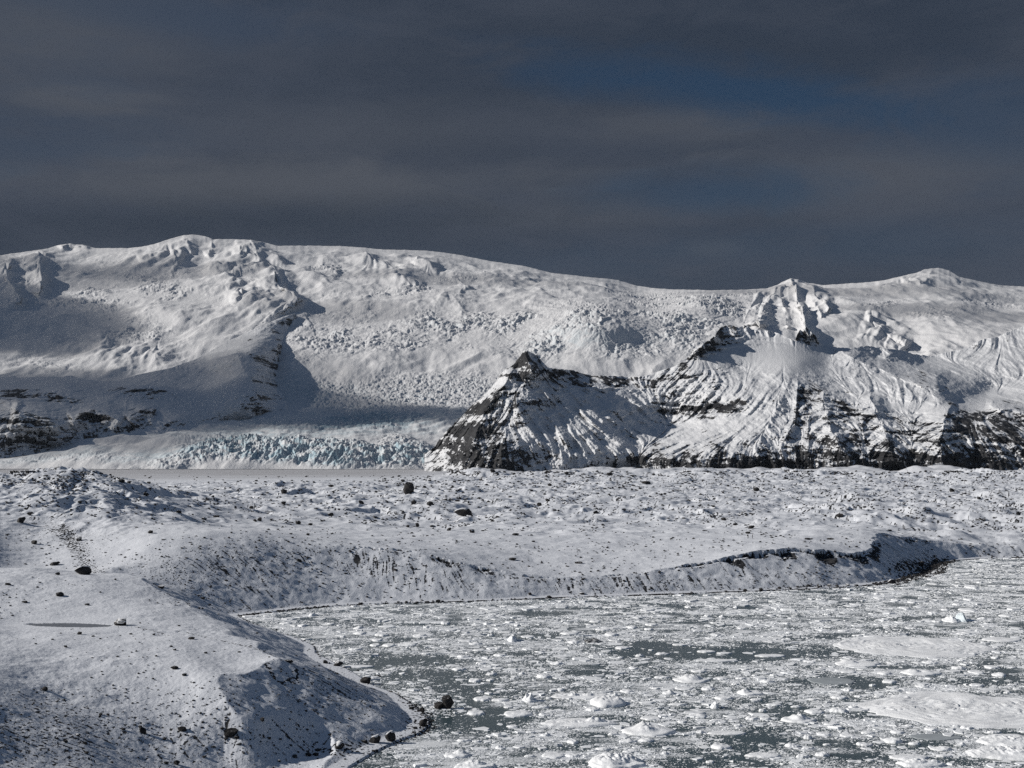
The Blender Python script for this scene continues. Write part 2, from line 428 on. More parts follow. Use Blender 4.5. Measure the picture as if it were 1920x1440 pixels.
    X2 = np.vstack([Xb] + [q[0][None] for q in back]); Y2 = np.vstack([Yb] + [q[1][None] for q in back]); Z2 = np.maximum(np.vstack([Z] + [q[2][None] for q in back]), -10.0)
    pad = lambda q: np.vstack([q, np.repeat(q[-1:], len(back), 0)])
    o = grid_obj('glacier', X2, Y2, Z2, M_ICE, {'rock': pad(rk), 'ice': pad(ice)})
    return structure(o)

# ================================================================== right-hand rock massif
B_TOP = [(800, 850), (815, 838), (826, 822), (840, 806), (858, 787), (880, 764), (900, 748), (925, 722), (938, 702), (950, 690), (962, 684), (972, 672), (980, 661), (988, 657.5), (1000, 662), (1010, 668),
         (1018, 680), (1030, 690), (1050, 692), (1075, 694), (1090, 700), (1115, 704), (1150, 705), (1190, 707), (1215, 704), (1240, 694), (1262, 688), (1285, 676), (1294, 664), (1300, 654), (1315, 646),
         (1335, 634), (1345, 622), (1352, 613), (1370, 609), (1383, 614), (1395, 609), (1402, 611), (1410, 618), (1430, 619), (1448, 621), (1462, 626), (1480, 634), (1490, 640), (1495, 626), (1500, 618),
         (1506, 622), (1512, 613), (1520, 622), (1528, 628), (1536, 642), (1548, 648), (1575, 652), (1605, 651), (1625, 648), (1650, 652), (1690, 656), (1715, 664), (1745, 668), (1775, 660), (1815, 652),
         (1832, 640), (1850, 634), (1870, 632), (1890, 622), (1920, 612), (2100, 580)]
BS = 0.80
B_PTS = [(780, 897, 3560), (850, 897, 3310), (1000, 897, 3250), (1130, 897, 3330), (1180, 897, 3390), (1300, 897, 3230), (1450, 897, 3170), (1600, 897, 3120), (1800, 897, 3100), (2100, 897, 3080),
         (815, 850, 3680), (840, 806, 3720), (880, 764, 3740), (930, 720, 3780), (962, 684, 3800), (988, 658, 3830),
         (880, 850, 3350), (930, 800, 3420), (950, 750, 3530), (985, 700, 3680), (1000, 800, 3440), (1000, 850, 3310),
         (1030, 705, 3790), (1100, 720, 3890), (1200, 722, 4030), (1260, 706, 4060), (1100, 704, 4060), (1200, 706, 4130),
         (1050, 760, 3640), (1100, 800, 3500), (1150, 850, 3370), (1200, 770, 3800), (1200, 830, 3530), (1270, 785, 3800), (1150, 760, 3730), (1260, 810, 3640), (1180, 880, 3400),
         (1290, 745, 3860), (1330, 710, 3930), (1300, 675, 4130), (1345, 625, 4380), (1400, 613, 4450), (1450, 623, 4430), (1505, 617, 4380), (1545, 650, 4400), (1340, 650, 4260),
         (1250, 860, 3290), (1350, 845, 3240), (1300, 815, 3520), (1200, 868, 3360), (1340, 870, 3200),
         (1400, 690, 4080), (1400, 760, 3620), (1450, 840, 3260), (1480, 705, 3900), (1500, 680, 4090), (1500, 770, 3560), (1560, 820, 3290), (1600, 760, 3640), (1600, 715, 3980), (1650, 840, 3190),
         (1700, 775, 3560), (1700, 730, 3900), (1640, 655, 4560), (1740, 700, 4350), (1810, 770, 3600), (1800, 735, 4000), (1880, 765, 3660), (1905, 752, 3950), (1850, 830, 3200), (1930, 840, 3190), (2100, 840, 3180), (2100, 770, 3700),
         (1550, 690, 4150), (1620, 690, 4230), (1690, 656, 4750),
         (1745, 668, 4900), (1820, 652, 5000), (1920, 612, 5250), (2100, 580, 5450), (1870, 690, 4560), (1930, 670, 4720), (2000, 700, 4380), (1850, 735, 4260), (1800, 700, 4480)]

def terrace(z, h, sharp):
    t = z / h; f = t - np.floor(t)
    return (np.floor(t) + sstep(0.5 - sharp, 0.5 + sharp, f)) * h - z

def build_massif():
    cols = np.arange(796, 2095, 1.0); rows = np.linspace(0, 1, 330)
    top = curve(B_TOP)(cols)
    tb = sm1(top, 40); px = np.repeat(cols[None], len(rows), 0)
    py = 899 + (tb[None] - 899) * rows[:, None] + (sm1(top, 9) - tb)[None] * rows[:, None] ** 4.5 + (top - sm1(top, 9))[None] * rows[:, None] ** 24 + ((1.6 + 2.4 * (cols < 985)) * fbm(cols / 7.0, cols * 0 + 2, 4, 61))[None] * rows[:, None] ** 30
    Y = rbf_grid(rbf([p[:2] for p in B_PTS], [3200 + (p[2] - 3200) * BS for p in B_PTS], (1000, 500), 1e-4), px, py, 4)
    qx, qy = px + 5 * fbm(px / 30, py / 22, 3, 65), py + 4 * fbm(px / 26, py / 20, 3, 69)
    def rd(*a, **k): return ridge_offset(qx, qy, *a, **k)
    off = np.zeros_like(Y)
    off += rd([(985, 656), (992, 680), (1000, 705)], 90, 16, 20, 0.1)
    off += rd([(962, 690), (935, 730), (900, 790), (880, 850)], 70, 30, 30, 0.1)
    off += rd([(1480, 705), (1470, 740), (1450, 780), (1425, 830), (1400, 880)], 22, 30, 46, 0.1)
    off += rd([(1500, 712), (1492, 740), (1490, 790), (1470, 830)], 26, 10, 14, 0.1)
    off += rd([(1540, 735), (1550, 770), (1560, 810), (1590, 870)], 45, 30, 36, 0.1)
    off += rd([(1630, 735), (1640, 765), (1660, 810), (1680, 870)], 45, 30, 36, 0.1)
    off += rd([(1790, 750), (1770, 790), (1760, 830), (1770, 880)], 70, 44, 50, 0.1)
    off += rd([(1845, 758), (1900, 770), (1960, 780)], 90, 20, 20, 0.2)
    off += rd([(1345, 618), (1325, 640), (1300, 662)], 70, 22, 14, 0.1)
    off += rd([(1560, 652), (1640, 690), (1720, 720), (1800, 745)], 120, 34, 60, 0.2)
    off += rd([(1650, 652), (1720, 690), (1780, 712)], 90, 16, 40, 0.2)
    Y = Y - off
    X, _, Z = at_depth(px, py, Y)
    dj, di = fall_dirs(X, Y, Z, 1.0, 5)
    wn = RNG.standard_normal(px.shape)
    g1 = lic(blur(wn, 3.2), dj, di, 45); g2 = lic(blur(RNG.standard_normal(px.shape), 1.3), dj, di, 26); g3 = lic(RNG.standard_normal(px.shape), dj, di, 10)
    def B(*a, **k): return blob(qx, qy, *a, **k)
    smooth = np.clip(B(1470, 665, 110, 34, 6, 4) + B(1330, 680, 60, 14, -10, 4) * .6 + B(1740, 765, 110, 12, 0, 4) * .7 + B(1440, 640, 70, 12, 0, 4) * .5, 0, 1)
    strata = np.clip(B(1100, 716, 130, 18, 3, 4) + B(1300, 725, 90, 26, -20, 4) * .8 + B(1330, 650, 60, 22, -20, 4) + B(1400, 640, 70, 14, 5, 4) * .6 + B(1320, 765, 100, 20, -6, 4)
                     + B(1560, 775, 110, 40, 10, 4) + B(1690, 800, 130, 30, 8, 4) + B(1850, 790, 110, 50, 5, 4) * .25 + B(1660, 850, 300, 40, 0, 4) * .5 + B(960, 745, 70, 20, 0, 4) * .6 + B(880, 820, 70, 60, 0, 4) * .5
                     + B(1720, 705, 90, 20, 25, 4) * .4, 0, 1)
    dark0 = B(890, 825, 70, 62, -10, 3) + B(1850, 800, 90, 34, 8, 4) + B(1640, 860, 320, 40, 0, 4) * .8
    wz = Z + 22 * fbm(X / 190, Y / 190, 3, 71) + 8 * fbm(X / 34, Z / 30, 3, 73)
    tr = terrace(wz, 27.0, 0.16) + 0.5 * terrace(wz + 9, 11.0, 0.2)
    spire = blob(px, py, 1512, 636, 26, 30, 20, 4)
    talus = B(1120, 800, 190, 62, 10, 4)
    dY = -g1 * (5.0 + 3 * strata + 5.5 * talus) * (1 - .85 * smooth) - g2 * 2.0 * (1 - .8 * smooth) + strata * tr * 1.0
    dY += (1 - smooth) * (24 * fbm(X / 70, Z / 50, 5, 75, .58) + 7 * ridged(X / 18, Z / 15, 4, 76) * (.3 + strata) + 9 * np.clip(dark0, 0, 1) * ridged(X / 30, Z / 24, 4, 78) - 42 * spire * ridged(X / 26, Z / 60, 4, 79))
    fade = sstep(0, 0.03, rows)[:, None]
    Y = Y + dY * fade
    X, _, Z = at_depth(px, py, Y)
    n, a, b = normals(X, Y, Z)
    steep = sstep(0.66, 0.34, n[..., 2])
    bands = np.clip(sstep(0.1, 0.6, tr / 9.0), 0, 1)
    dark = np.clip(B(890, 826, 70, 64, -12, 3) * 1.2 + B(930, 860, 80, 22, 0, 3) * .7 + B(1855, 796, 84, 34, 8, 4) * 1.6 + B(1860, 862, 120, 26, 4, 4) * .75 + B(1600, 872, 260, 22, 0, 4) * .62 + B(1620, 845, 150, 26, 4, 4) * .35
                   + B(1610, 785, 50, 12, 6, 4) * .9 + B(1505, 760, 20, 44, 10, 4) * .7 + B(1540, 745, 40, 26, 20, 4) * .55 + B(1345, 645, 48, 14, -18, 4) * .6 + B(1370, 617, 34, 9, 4, 4) * .7
                   + B(1512, 634, 26, 24, 20, 4) * .85 + B(1090, 705, 50, 7, 3, 4) * .8 + B(1190, 712, 90, 6, -3, 4) * .75 + B(1320, 765, 70, 10, -4, 4) * .75 + B(1345, 778, 50, 6, -6, 4) * .5 + B(1270, 795, 22, 8, 0, 4) * .9
                   + B(1330, 862, 130, 22, 6, 4) * .42 + B(1250, 872, 110, 14, 0, 4) * .4 + B(980, 690, 40, 26, 20, 4) * .5 + B(950, 742, 60, 12, -14, 4) * .5 + B(1000, 755, 70, 6, 3, 4) * .5 + B(1420, 862, 50, 26, 0, 4) * .5
                   + B(1840, 655, 26, 14, -20, 4) * .4 + B(1740, 715, 70, 14, 25, 4) * .3 + B(1720, 810, 60, 14, 8, 4) * .6 + B(1810, 770, 60, 10, 20, 4) * .4 + B(1900, 755, 26, 10, 20, 4) * .5, 0, 1.3)
    nz = fbm(X / 45, Z / 30, 4, 81)
    gsn = norm1(.75 * norm1(n[..., 2] * -1) + .42 * norm1(tr) * (.1 + strata) + .5 * g2 + .45 * g3 + .75 * norm1(nz) + .45 * norm1(fbm(X / 14, Z / 9, 3, 83)))
    frac = .012 + .08 * strata + .60 * np.clip(dark, 0, 1.2) + .08 * sstep(840, 890, py) + .20 * B(1580, 852, 370, 44, 0, 4) + .05 * B(1050, 800, 160, 70, 0, 4) * sstep(-.2, 1, g2)
    cd, _, _ = polydist(qx, qy, [(1015, 700), (1060, 708), (1110, 716), (1160, 718), (1215, 716), (1262, 702), (1290, 690)])
    frac += .42 * np.exp(-(cd / 11.0) ** 2) * (.5 + .8 * sstep(-.3, .4, nz))
    cd, _, _ = polydist(px, py, [(960, 690), (930, 722), (880, 768), (842, 808), (818, 845), (805, 875)])
    frac += .26 * np.exp(-(cd / 24.0) ** 2) * (.3 + 1.0 * sstep(-.4, .4, nz))
    cd, _, _ = polydist(qx, qy, [(1285, 676), (1310, 662), (1350, 650), (1400, 646), (1450, 650)])
    frac += .34 * np.exp(-(cd / 8.0) ** 2) * (.5 + .8 * sstep(-.3, .4, nz))
    cd, _, _ = polydist(qx, qy, [(1240, 770), (1300, 764), (1360, 760), (1410, 752)])
    frac += .40 * np.exp(-(cd / 6.0) ** 2) * (.3 + sstep(-.3, .4, nz))
    frac = np.clip(frac * (1 - .97 * smooth), .001, .94)
    rk = .5 + .20 * (gsn - ZQ(frac))
    back = []
    for dYk, dz in [(20, -8), (60, -40), (140, -110), (260, -260), (420, -480)]:
        back.append((X[-1] * (Y[-1] + dYk) / Y[-1], Y[-1] + dYk, Z[-1] + dz))
    X2 = np.vstack([X] + [q[0][None] for q in back]); Y2 = np.vstack([Y] + [q[1][None] for q in back]); Z2 = np.maximum(np.vstack([Z] + [q[2][None] for q in back]), -10.0)
    pad = lambda q: np.vstack([q, np.repeat(q[-1:], len(back), 0)])
    return structure(grid_obj('mountain', X2, Y2, Z2, M_MOUNT, {'rock': pad(rk), 'ice': pad(rk * 0)}))

# ================================================================== left-hand spur
D_TOP = [(-170, 690), (-60, 700), (0, 706), (40, 708), (80, 706), (118, 707), (128, 704), (134, 704), (142, 707), (180, 714), (215, 714), (260, 702), (320, 690), (370, 672), (400, 655), (425, 640), (445, 632), (470, 620),
         (500, 608), (520, 598), (540, 591), (552, 588), (558, 592), (563, 602), (570, 640), (600, 700)]
D_BOT = [(-170, 868), (0, 860), (60, 852), (130, 838), (250, 824), (350, 809), (450, 793), (540, 776), (600, 768)]
D_PTS = [(-170, 868, 4430), (0, 860, 4470), (130, 838, 4680), (300, 816, 4880), (450, 793, 5290), (540, 776, 5480), (600, 768, 5700),
         (-170, 790, 4650), (-60, 785, 4650), (20, 775, 4700), (100, 800, 4700), (30, 765, 4830), (110, 815, 4720),
         (0, 740, 5200), (100, 750, 5150), (150, 775, 4980), (200, 790, 4920), (180, 765, 5080), (260, 770, 5120), (250, 740, 5350), (320, 790, 5020), (120, 720, 5500), (300, 735, 5450), (350, 750, 5400),
         (0, 707, 5800), (130, 705, 5900), (220, 714, 5800), (300, 696, 5950), (370, 672, 6250), (440, 634, 6850), (500, 608, 7300), (552, 589, 7650),
         (380, 720, 5750), (440, 690, 5850), (430, 740, 5400), (460, 770, 5270), (400, 700, 5950),
         (445, 652, 6350), (470, 660, 6100), (480, 700, 5800), (490, 740, 5500), (500, 770, 5420), (500, 640, 6650), (515, 680, 6500), (520, 730, 6050), (540, 620, 7350), (550, 680, 7200), (560, 740, 6500), (600, 700, 8000), (600, 640, 8000)]

def build_spur():
    cols = np.arange(-168, 598, 1.1); rows = np.linspace(0, 1, 260)
    top = curve(D_TOP)(cols); bot = curve(D_BOT)(cols)
    tb = sm1(top, 25); px = np.repeat(cols[None], len(rows), 0)
    py = bot[None] + (tb - bot)[None] * rows[:, None] + (top - tb)[None] * rows[:, None] ** 4 + (0.8 * fbm(cols / 9.0, cols * 0 + 5, 3, 91))[None] * rows[:, None] ** 25
    Y = rbf_grid(rbf([p[:2] for p in D_PTS], [p[2] for p in D_PTS], (1000, 500), 1e-4), px, py, 4)
    qx, qy = px + 5 * fbm(px / 30, py / 22, 3, 95), py + 4 * fbm(px / 26, py / 20, 3, 99)
    def rd(*a, **k): return ridge_offset(qx, qy, *a, **k)
    off = rd([(552, 588), (525, 600), (500, 612), (475, 630), (450, 645), (441, 655), (452, 680), (470, 705), (480, 740), (495, 775)], 60, 34, 60, 0.06)
    off += rd([(520, 640), (520, 675), (526, 705), (530, 740), (540, 772)], 100, 14, 16, 0.1)
    off += rd([(20, 766), (70, 775), (110, 800), (120, 830)], 130, 26, 60, 0.1)
    off += rd([(130, 790), (170, 772), (200, 775), (230, 795)], 120, 24, 30, 0.1)
    off += rd([(240, 790), (262, 770), (290, 775)], 90, 20, 24, 0.1)
    off += rd([(40, 760), (0, 745), (-60, 740)], 100, 20, 20, 0.1)
    Y = Y - off
    X, _, Z = at_depth(px, py, Y)
    dj, di = fall_dirs(X, Y, Z, 1.0, 5)
    g1 = lic(blur(RNG.standard_normal(px.shape), 2.6), dj, di, 30); g2 = lic(blur(RNG.standard_normal(px.shape), 1.1), dj, di, 16)
    def B(*a, **k): return blob(qx, qy, *a, **k)
    strata = np.clip(B(70, 745, 110, 14, 6, 4) + B(265, 738, 70, 12, 4, 4) + B(50, 800, 90, 30, 14, 4) + B(490, 680, 40, 90, -8, 4) * .12 + B(160, 785, 50, 16, 0, 4) + B(260, 778, 40, 14, 0, 4), 0, 1)
    wz = Z + 26 * fbm(X / 220, Y / 220, 3, 101) + 9 * fbm(X / 40, Z / 35, 3, 103)
    tr = terrace(wz, 30.0, 0.16) + 0.4 * terrace(wz + 9, 13.0, 0.2)
    dY = -g1 * 6 * (.4 + strata) - g2 * 2 + strata * tr * 1.3 + 26 * fbm(X / 90, Z / 60, 5, 105, .58) + 16 * B(500, 690, 50, 90, -8, 4) * ridged(X / 40, Z / 50, 4, 107) + strata * 8 * ridged(X / 22, Z / 18, 3, 106)
    Y = Y + dY * sstep(0, 0.06, rows)[:, None]
    X, _, Z = at_depth(px, py, Y)
    n, a, b = normals(X, Y, Z)
    steep = sstep(0.62, 0.32, n[..., 2])
    dark = np.clip(B(75, 742, 85, 8, 5, 4) * .8 + B(25, 735, 30, 10, 0, 4) * .6 + B(265, 735, 55, 7, 4, 4) * .8 + B(45, 785, 60, 14, 10, 4) * .75 + B(60, 830, 100, 20, -8, 4) * .5 + B(250, 803, 120, 9, -8, 4) * .55 + B(490, 740, 26, 40, -12, 4) * .4 + B(522, 690, 14, 80, 0, 4) * .4
                   + B(530, 610, 40, 14, -12, 4) * .22 + B(465, 660, 30, 26, 40, 4) * .25 + B(170, 780, 40, 10, 0, 4) * .6 + B(262, 778, 22, 8, 0, 4) * .6 + B(110, 845, 60, 10, -8, 4) * .4 + B(398, 640, 30, 10, 20, 4) * .3, 0, 1.2)
    gsn = norm1(.8 * norm1(n[..., 2] * -1) + .4 * norm1(tr) * (.1 + strata) + .5 * g2 + .8 * norm1(fbm(X / 60, Z / 40, 4, 111)) + .45 * norm1(fbm(X / 16, Z / 11, 3, 113)))
    frac = np.clip(.010 + .08 * strata + .55 * dark, .001, .9)
    rk = .5 + .20 * (gsn - ZQ(frac))
    back = []
    for dYk, dz in [(30, -6), (100, -60), (250, -220), (500, -600)]:
        back.append((X[-1] * (Y[-1] + dYk) / Y[-1], Y[-1] + dYk, Z[-1] + dz))
    X2 = np.vstack([X] + [q[0][None] for q in back]); Y2 = np.vstack([Y] + [q[1][None] for q in back]); Z2 = np.maximum(np.vstack([Z] + [q[2][None] for q in back]), -10.0)
    pad = lambda q: np.vstack([q, np.repeat(q[-1:], len(back), 0)])
    return structure(grid_obj('mountain', X2, Y2, Z2, M_MOUNT, {'rock': pad(rk), 'ice': pad(rk * 0)}))

build_glacier()
build_massif()
build_spur()
# ================================================================== ground: promontory, bluffs, moraine, outwash plain
SHORE_PX = [(560, 1560), (610, 1500), (655, 1440), (700, 1413), (745, 1391), (790, 1376), (806, 1360), (802, 1345), (778, 1326), (742, 1302), (702, 1288), (662, 1262), (622, 1241), (592, 1226)]
SHORE_FAR = [(447, 1156), (480, 1151.5), (540, 1145), (640, 1136), (720, 1132), (830, 1130), (930, 1126.5), (1060, 1121), (1200, 1117), (1330, 1112), (1450, 1108), (1560, 1103.5), (1640, 1097), (1690, 1089), (1728, 1077), (1748, 1066), (1765, 1058),
             (1800, 1051), (1850, 1047.5), (1920, 1046), (2150, 1045)]
def shore_world():
    a = [tuple(float(q) for q in at_height(x, y, 0.0)[:2]) for x, y in SHORE_PX]
    b = [tuple(float(q) for q in at_height(x, y, 0.0)[:2]) for x, y in SHORE_FAR]
    hid = [(-46.5, 338), (-52, 352), (-61, 368), (-70, 385)]
    return a + hid + b
SHORE = shore_world()
LAKE = SHORE + [(500, 640), (500, 120), (-20, 120)]

G_PTS = [  # photo px, py, height above the lagoon
    (0, 1440, 9), (200, 1440, 5.4), (400, 1440, 1.7), (600, 1430, 0.7), (0, 1240, 13.4), (100, 1300, 10.2), (200, 1350, 7.2), (300, 1400, 4.2), (420, 1400, 3.2), (500, 1380, 3.6), (600, 1390, 1.4), (0, 1340, 11.0),
    (100, 1200, 13.2), (200, 1250, 11.5), (300, 1250, 11.1), (450, 1262, 10.4), (380, 1285, 9.9), (400, 1310, 8.5), (340, 1340, 6.8), (470, 1305, 8.8), (480, 1345, 6.2), (480, 1240, 10.8), (550, 1236, 11.2), (562, 1216, 11.0), (420, 1240, 10.8),
    (50, 1172, 13.0), (200, 1172, 13.0), (350, 1180, 12.5), (450, 1190, 11.8), (520, 1205, 11.0), (300, 1120, 14.0), (150, 1130, 14.6), (0, 1120, 15.5), (150, 1074, 17.2), (0, 1064, 18.2), (250, 1078, 15.8), (330, 1097, 13.6), (400, 1131, 10.2),
    (440, 1152, 7.6), (500, 1182, 7.0), (540, 1203, 8.5), (60, 1064, 18), (470, 1170, 8.5),
    # hollow hidden behind the near crest, then the moraine behind it
        (100, 1012, 17.5), (0, 1000, 19.5), (300, 1010, 19.0), (400, 1015, 18.5), (480, 1020, 18.0), (560, 1022, 17.0), (650, 1036, 14.6), (720, 1042, 14.0), (800, 1052, 12.5), (860, 1066, 9.5), (930, 1079, 6.9), (1060, 1083, 5.2),
    (1180, 1080, 5.4), (1250, 1073, 6.3), (1340, 1055, 8.6), (1400, 1042, 10.5), (1500, 1035, 11.3), (1560, 1042, 9.7), (1640, 1041, 8.2), (1640, 1003, 12.6), (1700, 1012, 10.6), (1750, 1025, 6.6), (1850, 1021, 5.3), (1920, 1019, 5.2), (2060, 1018, 5.2),
    (1850, 1006, 6.0), (1950, 1004, 6.0), (1780, 1004, 7.0), (700, 1005, 14.0), (900, 1010, 12.5), (900, 1040, 10.8), (1100, 1010, 12.0), (1100, 1045, 9.0), (1300, 1010, 12.0), (1300, 1040, 9.6), (1450, 1005, 12.5), (1550, 1000, 13.0),
    (0, 960, 25), (0, 930, 29), (60, 905, 33), (140, 888, 36), (200, 900, 33), (200, 960, 24.5), (120, 925, 30), (260, 915, 29), (330, 930, 25.5), (440, 966, 17.5), (300, 970, 21.5), (420, 990, 17.5), (-80, 900, 33), (-80, 980, 24), (-80, 1300, 14), (-80, 1150, 15), (-80, 1062, 19),
    (520, 978, 15.5), (600, 985, 14.2), (700, 980, 13.2), (900, 980, 12.2), (1200, 980, 12), (1500, 975, 12.5), (1800, 975, 9.5), (1950, 975, 9), (450, 945, 13), (600, 945, 13), (800, 945, 12.5), (1100, 945, 12), (1400, 940, 12), (1700, 945, 11), (1950, 945, 9.5),
    (480, 915, 12.5), (700, 915, 12.5), (1000, 915, 12.5), (1300, 910, 12), (1600, 910, 11), (1900, 910, 9.5), (600, 897, 12.0), (900, 895, 13), (1200, 893, 13), (1600, 893, 12), (1900, 893, 12)]
G_XYZ = [(float(a), float(b), z) for (px, py, z) in G_PTS for a, b, _ in [at_height(px, py, z)]]
G_XYZ += [(-360, 1100, 11), (-200, 1100, 11.5), (-420, 1300, 10), (-800, 2200, 8), (0, 2600, 8.5), (900, 2600, 9), (-1400, 3900, 8), (0, 3900, 8), (1500, 3900, 8), (0, 3100, 8), (-900, 3000, 8), (1200, 3000, 8.5),
          (-.236 * 390, 390, 7.2), (-.21 * 383, 383, 4.2), (-.277 * 392, 392, 9.2), (-.322 * 397, 397, 10.2), (-.36 * 400, 400, 11.0), (-.195 * 380, 380, 2.5), (-28, 240, 11.2), (-30, 255, 11.2), (-34, 268, 10.6), (-20, 240, 11.2), (-33, 232, 10.4), (-20, 150, 3), (-60, 130, 9), (30, 130, 1), (200, 300, 1), (100, 250, 1), (200, 500, 2)]
G_F = rbf([(x / y, math.log(y)) for x, y, z in G_XYZ], [z for x, y, z in G_XYZ], (0.4, 1.0), 1.5e-4)

HUMPS = [(140, 884, 3.0, 55, 14), (78, 886, 2.5, 30, 8), (250, 910, 2.0, 30, 14), (300, 930, 2.0, 50, 12), (225, 940, 1.8, 60, 14), (340, 950, 1.6, 40, 12), (90, 955, 1.5, 60, 10), (120, 985, 1.2, 50, 8), (200, 985, 1.4, 60, 9),
         (440, 900, 3.2, 26, 60), (488, 896, 3.6, 22, 70), (505, 893, 3.0, 20, 80), (565, 893, 3.5, 34, 70), (525, 912, 3.4, 22, 46), (555, 926, 3.0, 26, 40), (660, 895, 3.0, 50, 70), (760, 925, 3.0, 46, 40), (830, 905, 3.0, 60, 60), (880, 925, 3.4, 60, 44),
         (990, 888, 4.0, 18, 120), (960, 905, 2.4, 60, 60), (1010, 925, 2.4, 60, 44), (1090, 920, 2.2, 60, 44), (1140, 912, 2.6, 40, 60), (1290, 905, 2.2, 50, 60), (1150, 938, 1.6, 70, 30), (1480, 890, 3.0, 60, 120), (1260, 905, 2.0, 40, 60),
         (1610, 942, 4.6, 60, 34), (1720, 962, 4.2, 60, 26), (1640, 968, 2.0, 50, 20), (1560, 955, 1.6, 60, 24), (1790, 985, 2.0, 50, 18), (1340, 965, 1.6, 60, 20), (1420, 975, 1.0, 70, 16), (1715, 884.5, 4.2, 44, 190), (1780, 884, 4.6, 60, 190), (1500, 905, 2.0, 40, 60),
         (1820, 905, 3.0, 60, 60), (1870, 925, 2.6, 60, 40), (1650, 905, 2.0, 80, 60)]
SCARP = [(1345, 1055, 30, 1.2), (1400, 1042, 50, 2.4), (1450, 1038, 50, 2.6), (1500, 1036, 50, 2.6), (1550, 1040, 50, 2.4), (1600, 1045, 40, 2.2), (1640, 1041, 20, 1.6), (1000, 1082, 110, .9), (1200, 1078, 120, .8), (1300, 1064, 50, 1.0), (690, 1040, 50, 1.5), (760, 1046, 40, 1.0), (840, 1060, 50, 1.1), (900, 1074, 40, 1.0),
         (1700, 1012, 50, 1.2), (1650, 1004, 30, 1.2), (1760, 1026, 30, .8), (1850, 1021, 100, .7)]
STREAM = [(215, 1173), (262, 1177), (290, 1181), (318, 1187)]
STREAM2 = [(338, 1184), (370, 1189), (400, 1195), (438, 1200), (520, 1210)]
POND = [(44, 1171), (60, 1168.8), (100, 1168), (140, 1167.8), (180, 1169.5), (214, 1172), (205, 1175.5), (170, 1177), (120, 1176.5), (70, 1174.5)]

def ground_height(X, Y, s, full=True):
    """height above the lagoon; also debris masks"""
    plat = rbf_grid(G_F, s, np.log(Y), 6)
    hum = np.zeros_like(X)
    for (hx, hy, h, wpx, dY) in HUMPS:
        x0, y0, _ = at_height(hx, hy, 25.0 if hx < 400 and hy < 1000 and hy > 880 else 12.5)
        h = h * (1.7 if hy < 935 and hx > 400 else 1.35)
        hum += h * np.exp(-(((X - x0) / (wpx * y0 / F * .62)) ** 2 + ((Y - y0) / dY) ** 2))
    far = sstep(560, 800, Y); vfar = sstep(2300, 3000, Y)
    wx = X + 14 * fbm(X / 70, Y / 70, 2, 203)
    bil_ = 1 - np.abs(fbm(wx / 48, Y / 75, 4, 201, 0.5)) * 2.4
    lefthill = np.exp(-((s + .31) / .09) ** 2) * sstep(440, 560, Y) * (1 - sstep(900, 1100, Y))
    hum += (far * (1 - vfar) * 2.6 + lefthill * 2.0 + sstep(470, 560, Y) * .35) * (bil_ - 0.35)
    hum += (1 - far) * (0.45 * fbm(X / 13, Y / 17, 3, 205) + .12 * fbm(X / 3, Y / 3.5, 3, 206) * (.4 + sstep(-.2, .5, fbm(X / 20, Y / 20, 2, 216))) + .05 * fbm(X / .9, Y / 1.1, 2, 208)) + far * (1 - vfar) * .5 * fbm(X / 12, Y / 18, 3, 207)
    b2 = 1 - np.abs(fbm((X + 5 * fbm(X / 20, Y / 26, 2, 204)) / 19, Y / 27, 4, 202)) * 2.6
    b3 = 1 - np.abs(fbm((X + 9 * fbm(X / 30, Y / 40, 2, 204)) / 34, Y / 52, 4, 209)) * 2.6
    hum += lefthill * 1.9 * (b2 - .4) + sstep(520, 760, Y) * (1 - vfar) * (1 - .8 * lefthill) * 1.7 * (b3 - .4)
    hum += sstep(1700, 2400, Y) * (1 - sstep(3250, 3500, Y)) * sstep(-.07, -.03, s) * 17 * (fbm(X / 130, Y / 260, 4, 210) + .15)
    d, side, al = polydist(X, Y, SHORE)
    ins = inside(X, Y, LAKE)
    # flat, raked outwash on the far left in front of the glacier
    plain = sstep(1500, 2100, Y) * (1 - sstep(-0.10, -0.02, s))
    hum *= 1 - .93 * plain
    plat = plat + hum
    # frozen pond lies level
    pp = [at_height(x, y, 13.0)[:2] for x, y in POND]; pp = [(float(a), float(b)) for a, b in pp]
    pd, _, _ = polydist(X, Y, pp + [pp[0]]); pin = inside(X, Y, pp)
    plat = np.where(pin, 12.9, plat + (13.08 - plat) * np.exp(-(pd / 5.0) ** 2))
    d = d + ins * 0.0; dn = d + 1.6 * fbm(X / 16, Y / 16, 3, 211) * sstep(2, 8, d) + .5 * fbm(X / 3.2, Y / 3.2, 3, 212) * sstep(1, 5, d)
    beach = 3.2 + 1.5 * fbm(X / 40, Y / 40, 2, 213)
    bank = 0.25 + 0.07 * np.minimum(dn, beach) + (0.455 + .17 * sstep(.19, .26, s)) * np.maximum(dn - beach, 0)
    A = np.zeros_like(X)
    for (x0, y0, wpx, h) in SCARP:
        sx0 = float(ray(x0, y0)[0]); Y0 = float(at_height(x0, y0, 9.0)[1])
        A = np.maximum(A, h * np.exp(-((s - sx0) / (wpx / F)) ** 2 - ((Y - Y0) / 60.0) ** 2))
    A = A * (0.6 + .8 * sstep(-.3, .4, fbm(X / 9, Y / 9, 3, 215)))
    kk = 5.0 * sstep(-.115, -.15, s) * sstep(385, 410, Y) + .05
    hh = np.clip(.5 + .5 * (plat - bank) / kk, 0, 1); sm_ = plat * (1 - hh) + bank * hh - kk * hh * (1 - hh)
    Z = np.where(bank > plat, np.minimum(plat, sm_), np.minimum(np.minimum(bank, sm_), plat - A))
    Z = np.where(ins, -0.25 * d - .05, Z)
    return Z, plat, bank, d, ins, A

